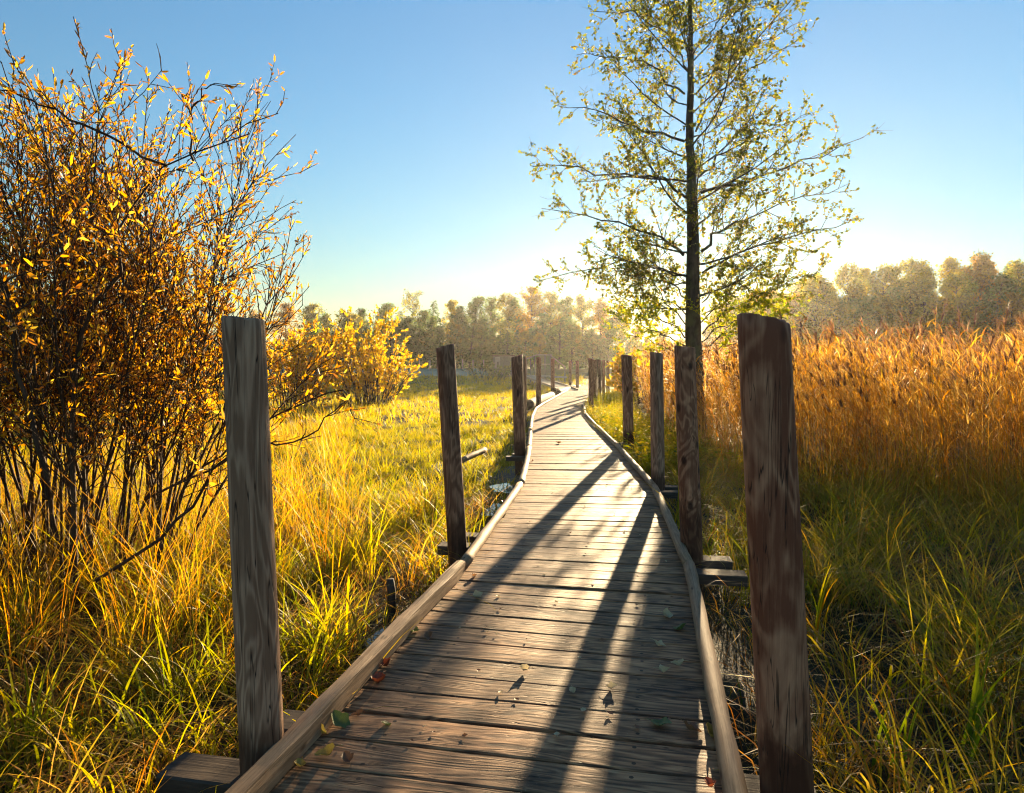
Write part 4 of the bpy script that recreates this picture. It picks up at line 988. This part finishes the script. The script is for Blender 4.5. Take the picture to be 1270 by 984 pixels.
def woods():
    # notable skyline trees
    plant('open', 511, 363, 117, 'L', 'tallest open-crowned tree on the left skyline, right of the golden bush')
    plant('spruce', 538, 371, 116, 'L', 'pointed spruce on the left skyline between the open-crowned tree and the birch')
    plant('birch', 560, 373, 114, 'L', 'narrow pale yellow birch standing out of the left skyline')
    plant('dark', 590, 372, 118, 'L', 'dark green round tree on the left skyline right of the pale birch')
    plant('russet', 660, 362, 120, 'L', 'orange-tinted broad tree at the highest part of the left wood')
    plant('spruce', 1214, 309, 92, 'R', 'dark ragged spruce rising highest over the right wood')
    for px, ty, k in ((400, 392, 'dark'), (425, 386, 'olive'), (452, 387, 'dark'), (478, 380, 'dark'), (495, 384, 'spruce'), (527, 388, 'dark'), (549, 392, 'spruce'), (574, 384, 'dark'), (612, 374, 'dark'), (628, 370, 'olive'),
                      (645, 374, 'dark'), (682, 366, 'olive'), (700, 372, 'dark'), (722, 372, 'olive'), (745, 376, 'russet'), (768, 380, 'olive')):
        plant(k, px, ty, random.uniform(112, 128), 'L', wide=1.1)
    for i in range(41):
        px = 380 + i * 9.3 + random.uniform(-4, 4); plant(random.choice(['dark', 'dark', 'olive', 'dark', 'dark', 'spruce']), px, random.uniform(392, 418), random.uniform(104, 113), 'L', wide=1.3)
    for i in range(16):
        px = 60 - 36 * i + random.uniform(-8, 8) + 330; plant(random.choice(['dark', 'olive', 'russet']), px, random.uniform(378, 396), random.uniform(110, 125), 'L', wide=1.2)
    for i in range(16):
        px = 785 + i * 14.5 + random.uniform(-5, 5); plant(random.choice(['olive', 'birch', 'dark', 'olive', 'birch', 'russet']), px, np.interp(px, [780, 800, 865, 900, 1000], [388, 408, 408, 375, 348]) + random.uniform(-4, 14), random.uniform(112, 135), 'M', wide=1.1)
    for px, ty, k in ((1012, 345, 'birch'), (1030, 340, 'birch'), (1052, 332, 'olive'), (1074, 325, 'birch'), (1096, 328, 'olive'), (1112, 324, 'olive'), (1134, 326, 'olive'), (1152, 328, 'birch'), (1176, 320, 'birch'), (1194, 326, 'olive'),
                      (1205, 322, 'russet'), (1232, 318, 'russet'), (1250, 326, 'dark'), (1266, 323, 'olive'), (1290, 320, 'dark'), (1318, 326, 'olive'), (1345, 318, 'birch'), (1380, 322, 'dark'), (1420, 318, 'olive'), (1465, 322, 'dark'), (1510, 320, 'olive')):
        plant(k, px, ty + random.uniform(-2, 14), random.uniform(90, 102), 'R', wide=.95)
    for i in range(30):
        px = 990 + i * 18 + random.uniform(-6, 6); plant(random.choice(['olive', 'dark', 'birch', 'olive', 'russet']), px, random.uniform(345, 378), random.uniform(84, 92), 'R', wide=1.2)
    # shrubby edge of the wood, one mass
    g = Geo()
    for x0, x1, Y0, Y1, hh, n, pl in ((-75, 22, 106, 116, 5.0, 40000, DG), (18, 42, 100, 118, 5.0, 14000, OG), (28, 100, 80, 88, 4.2, 26000, OG)):
        x = RNG.uniform(x0, x1, n); y = RNG.uniform(Y0, Y1, n); hz = hh * (.45 + .55 * patch(x, y, .35)); z = terrain(x, y) + hz * RNG.random(n) ** .8
        leaves(g, np.stack([x, y, z], -1), RNG.normal(0, 1, (n, 3)), RNG.uniform(.2, .42, n), RNG.uniform(.14, .3, n), pal(1, pl, 0) * (.6 + .8 * patch(x * 3, y * 3 + z * 2, .7))[:, None] * RNG.normal(1, .08, (n, 1)).clip(.7, 1.3), .3, .5)
    o = g.build('undergrowth', M_FARLEAF); co = np.concatenate(g.V).reshape(-1, 6, 3).mean(1)
    nv = unit(np.stack([.7 * np.sin(co[:, 0] * 1.1 + co[:, 2]), -.6 + .5 * np.sin(co[:, 1] * 1.3), .6 + .5 * np.sin(co[:, 2] * 2 + co[:, 0])], -1))
    o.data.normals_split_custom_set_from_vertices(nv.repeat(6, 0).tolist())
    tag(o, 'dark shrubby undergrowth along the foot of the woods', kind='stuff')
woods()

# ------------------------------------------------------------------ individual reeds, plants, fallen leaves
def plume_reed(px, py, Y, lab, tilt):
    t = at(px, py, Y); zb = float(terrain(t[0], Y)) - .03; bx = t[0] - tilt * .5; b = np.array([bx, Y, zb])
    root = empty('plumed_reed', tuple(b)); tag(root, lab, 'reed', 'plumed reeds rising above the reed bed')
    s = np.linspace(0, 1, 9)[:, None]; pts = b + (t - b) * s; pts[:, 0] += -tilt * .25 * np.sin(s[:, 0] * PI)
    g = Geo(); tube(g, pts, np.linspace(.005, .0025, 9), 5, (0.33, 0.19, 0.06)); g.build('stem', M_REED, root)
    d = unit(pts[-1] - pts[-2]); g = Geo(); n = 70
    q = pts[-1] + d * (RNG.random((n, 1)) * .26 - .06); a = math.atan2(0, tilt if tilt else .01)
    blades(g, q, RNG.uniform(.07, .17, n), RNG.uniform(.004, .009, n), RNG.normal(a, .7, n), RNG.uniform(.3, 1.6, n), 3, pal(n, [(3, (0.075, 0.04, 0.025)), (1, (0.15, 0.085, 0.05))]))
    g.build('plume', M_REED, root)
    g = Geo(); n = 6; i = RNG.uniform(.4, .95, n); q = b + (t - b) * i[:, None]; q[:, 0] += -tilt * .25 * np.sin(i * PI)
    c = pal(n, REEDC); blades(g, q, RNG.uniform(.3, .5, n), RNG.uniform(.012, .02, n), RNG.uniform(0, 6.28, n), RNG.uniform(.9, 1.9, n), 5, c, c); g.build('leaves', M_REED, root)
for px, py, Y, tl, lab in ((1168, 396, 9.6, .4, 'dark plumed reed reaching highest against the right wood'), (1138, 414, 9.8, .45, 'dark plumed reed bending left of the highest one'),
                           (1128, 424, 9.3, .5, 'low dark plume beside the bent reed, left of the highest plume'), (1190, 404, 10.2, -.1, 'pale upright feathery plume just right of the highest dark one'),
                           (1208, 402, 10.4, .2, 'tan plume leaning in the gap right of the upright pale one'), (1226, 437, 8.9, .5, 'dark plume hanging low towards the right edge'),
                           (1247, 400, 9.2, .3, 'ragged dark plume near the right edge of the photo'), (1252, 442, 8.7, .6, 'dark plume drooping below the ragged one at the right edge'),
                           (1028, 428, 11.5, .35, 'small dark plume above the reeds nearest the largest post'), (1090, 412, 11.0, .3, 'tan plume midway between the largest post and the highest plume')):
    plume_reed(px, py, Y, lab, tl)

def broad_plant(name, px, py, n, h, w, label, pl, lean=.5):
    p = on_z(px, py, -.4); P = np.array([p[0], p[1], float(terrain(p[0], p[1])) - .02]); g = Geo()
    q = P + RNG.normal(0, .035, (n, 3)) * (1, 1, 0); c = pal(n, pl, .12)
    blades(g, q, h * RNG.uniform(.6, 1.1, n), w * RNG.uniform(.7, 1.2, n), RNG.uniform(0, 6.28, n), np.abs(RNG.normal(lean, .25, n)), 8, c, c * .7 + .3 * np.array(YEL))
    o = g.build(name, M_LEAF); o.data.transform(Matrix.Translation(-Vector(P.tolist()))); o.location = P.tolist(); tag(o, label, 'plant', 'broad-leaved marsh plants')
FR = [(3, (0.07, 0.13, 0.012)), (2, (0.13, 0.19, 0.018))]
broad_plant('iris_plant', 1205, 960, 11, .75, .028, 'large green sword-leaved plant at the bottom right corner', FR, .35)
broad_plant('iris_plant', 1110, 975, 8, .62, .024, 'sword-leaved plant between the largest post and the bottom right corner', FR, .45)
broad_plant('iris_plant', 840, 655, 9, .55, .022, 'bright green blades growing between the slim and the swirly right posts', [(2, YGREEN), (2, GREEN)], .35)
broad_plant('iris_plant', 1010, 800, 8, .7, .022, 'orange-tipped broad blades right of the largest post', [(2, YGREEN), (2, YEL), (1, ORG)], .6)
broad_plant('iris_plant', 40, 930, 10, .6, .02, 'arching green blades at the bottom left corner', [(3, GREEN), (2, YGREEN)], .8)

LEAFMESH = {}
def leaf_mesh(key, col, curl, lobes, fold):
    m, nt, out = new_mat('fallen_leaf_' + key)
    tc = nd(nt, 'ShaderNodeTexCoord'); n1 = noise(nt, tc.outputs['Object'], 60, 4, .6)
    c = ramp(nt, n1, [(0.35, tuple(x * .75 for x in col)), (0.6, tuple(min(.8, x * 1.4) for x in col))]); p = principled(nt, None, c, .5, .4, bump(nt, n1, .4, .003))
    t = nt.nodes.new('ShaderNodeBsdfTranslucent'); nt.links.new(c, t.inputs['Color']); mx = nt.nodes.new('ShaderNodeMixShader'); mx.inputs[0].default_value = .35
    nt.links.new(p.outputs[0], mx.inputs[1]); nt.links.new(t.outputs[0], mx.inputs[2]); nt.links.new(mx.outputs[0], out.inputs[0])
    nu, nv = 9, 7; V = np.zeros((nu, nv, 3))
    for i in range(nu):
        u = i / (nu - 1); hw = .40 * math.sin(PI * (.03 + .96 * u) ** .8) ** 1.0 * (1 + lobes * 2.2 * math.sin(u * 17))
        for j in range(nv):
            v = (j / (nv - 1) - .5) * 2; x = u - .5; y = hw * v
            z = fold * abs(y) * .8 + curl * (x * x * 1.8 + y * y * 1.6 + .5 * x * y) + .07 * math.sin(9 * x + 4 * y) * abs(curl + .3)
            V[i, j] = (x, y, z)
    V[..., 2] -= V[..., 2].min()
    i = np.arange(nu - 1)[:, None] * nv + np.arange(nv - 1)[None]; Q = np.stack([i, i + nv, i + nv + 1, i + 1], -1).reshape(-1, 4)
    g = Geo(); g.add(V.reshape(-1, 3), Q); z0 = V[0, 3, 2]
    st = np.array([V[0, 3], V[0, 3] + (-.2, .02, .03), V[0, 3] + (-.42, .07, .01)]); tube(g, st, [.016, .012, .014], 5)
    o = g.build('fallen_leaf', m); me = o.data; bpy.data.objects.remove(o); return me
LM = {'red': leaf_mesh('red', (0.20, 0.050, 0.020), .55, .06, .3), 'brown': leaf_mesh('brown', (0.20, 0.10, 0.045), .35, .08, .5), 'green': leaf_mesh('green', (0.09, 0.13, 0.03), .25, .05, .2),
      'yellow': leaf_mesh('yellow', (0.34, 0.25, 0.05), .5, .04, .35), 'pale': leaf_mesh('pale', (0.50, 0.42, 0.24), .5, .05, .5)}
def fallen(px, py, key, size, label, group='fallen leaves on the planks', tilt=.25):
    p = on_z(px, py, 0.004); me = LM[key]
    o = bpy.data.objects.new('fallen_leaf', me); COL.objects.link(o); o.location = (p[0], p[1], float(deck_z(p[1])) + .004); o.scale = (size * 1.1, size * random.uniform(.8, 1.1), size * 1.25)
    o.rotation_euler = (random.gauss(0, tilt), random.gauss(0, tilt), random.random() * 6.28); tag(o, label, 'leaf', group)
for a in ((404, 938, 'yellow', .075, 'curled yellow leaf a hand away from the near left beam'), (430, 942, 'brown', .06, 'brown leaf just right of the curled yellow leaf near the left beam'),
          (372, 952, 'yellow', .055, 'small yellow curl of leaf hugging the near left beam, nearest the viewer'), (398, 910, 'yellow', .07, 'yellow and green leaf tucked against the left beam below the green leaves'),
          (422, 897, 'green', .10, 'big green leaf lying by the left beam'), (443, 888, 'brown', .05, 'brown scrap of leaf at the right tip of the big green leaf'),
          (478, 899, 'green', .05, 'small green leaf alone on the plank right of the big green one'), (468, 848, 'red', .10, 'dark red curled leaf nearest the left beam'),
          (478, 826, 'red', .09, 'orange-red leaf standing behind the dark red curled leaf'), (494, 798, 'yellow', .06, 'golden leaf leaning on the left beam beyond the red leaves'),
          (512, 782, 'green', .09, 'green leaf heap at the left beam beyond the golden leaf'), (533, 792, 'brown', .07, 'flat grey-brown leaf right of the green leaf heap'),
          (592, 740, 'pale', .075, 'pale leaf lying left of centre by the second left post'), (648, 832, 'pale', .06, 'pale leaf in the long shadow at mid width'),
          (845, 780, 'green', .11, 'crumpled pale green leaf against the right kerb'), (826, 764, 'pale', .075, 'white-backed leaf left of the crumpled green leaf'),
          (818, 802, 'pale', .06, 'pale curled leaf below the white-backed leaf'), (840, 826, 'pale', .065, 'upper of two pale leaves close together on the shaded right side'),
          (825, 834, 'pale', .07, 'lower of two pale leaves close together on the shaded right side'), (760, 854, 'pale', .05, 'pale leaf alone in the sunlit strip'),
          (822, 900, 'green', .09, 'greenish crumpled leaf on the near right planks'), (858, 907, 'brown', .075, 'tan leaf beside the greenish crumpled leaf near the right kerb'),
          (880, 911, 'yellow', .085, 'pale yellow leaf touching the near right kerb'), (712, 860, 'pale', .05, 'faint pale leaf in the broad shadow right of centre'),
          (880, 975, 'red', .06, 'dark red leaf scraps at the bottom right of the planks'), (626, 624, 'red', .08, 'red leaf against the left kerb before the log joint'),
          (650, 588, 'red', .08, 'brown-red leaf against the left kerb after the log joint'), (660, 572, 'brown', .07, 'dark leaf close to the third left post'),
          (692, 550, 'brown', .10, 'dark twiggy leaf in the middle of the sunlit far planks'), (588, 715, 'brown', .05, 'small dark leaf between the left kerb and the pale leaf')):
    fallen(*a)
for k in range(84):
    Y = 2.6 + 8 * random.random() ** 1.5; x = cl_x(Y) + random.uniform(-.75, .75)
    o = bpy.data.objects.new('leaf_scrap', LM[random.choice(['pale', 'brown', 'brown', 'pale'])]); COL.objects.link(o); o.location = (float(x), Y, .004); s = random.uniform(.014, .034); o.scale = (s, s, s * .6)
    o.rotation_euler = (random.gauss(0, .15), random.gauss(0, .15), random.random() * 6.28); tag(o, 'tiny dry leaf scrap lying flat on the planks', 'leaf scrap', 'tiny leaf scraps scattered over the planks')

# ------------------------------------------------------------------ haze
def haze():
    m = bpy.data.materials.new('morning_haze'); m.use_nodes = True; nt = m.node_tree; nt.nodes.clear(); out = nt.nodes.new('ShaderNodeOutputMaterial')
    v = nt.nodes.new('ShaderNodeVolumePrincipled'); v.inputs['Color'].default_value = (0.96, 0.93, 0.88, 1); v.inputs['Density'].default_value = HAZE; v.inputs['Anisotropy'].default_value = HAZE_G
    nt.links.new(v.outputs[0], out.inputs['Volume'])
    x0, x1, y0, y1, z0, z1 = -425, 425, -125, 485, -1.6, 20.0
    V = [(x, y, z) for z in (z0, z1) for x, y in ((x0, y0), (x1, y0), (x1, y1), (x0, y1))]
    o = mesh_obj('haze', V, [np.array([[3, 2, 1, 0], [4, 5, 6, 7], [0, 1, 5, 4], [1, 2, 6, 5], [2, 3, 7, 6], [3, 0, 4, 7]])], m, smooth_sh=False)
    tag(o, 'thin warm morning haze over the marsh', kind='stuff')
HAZE, HAZE_G = 0.00028, 0.66
haze()
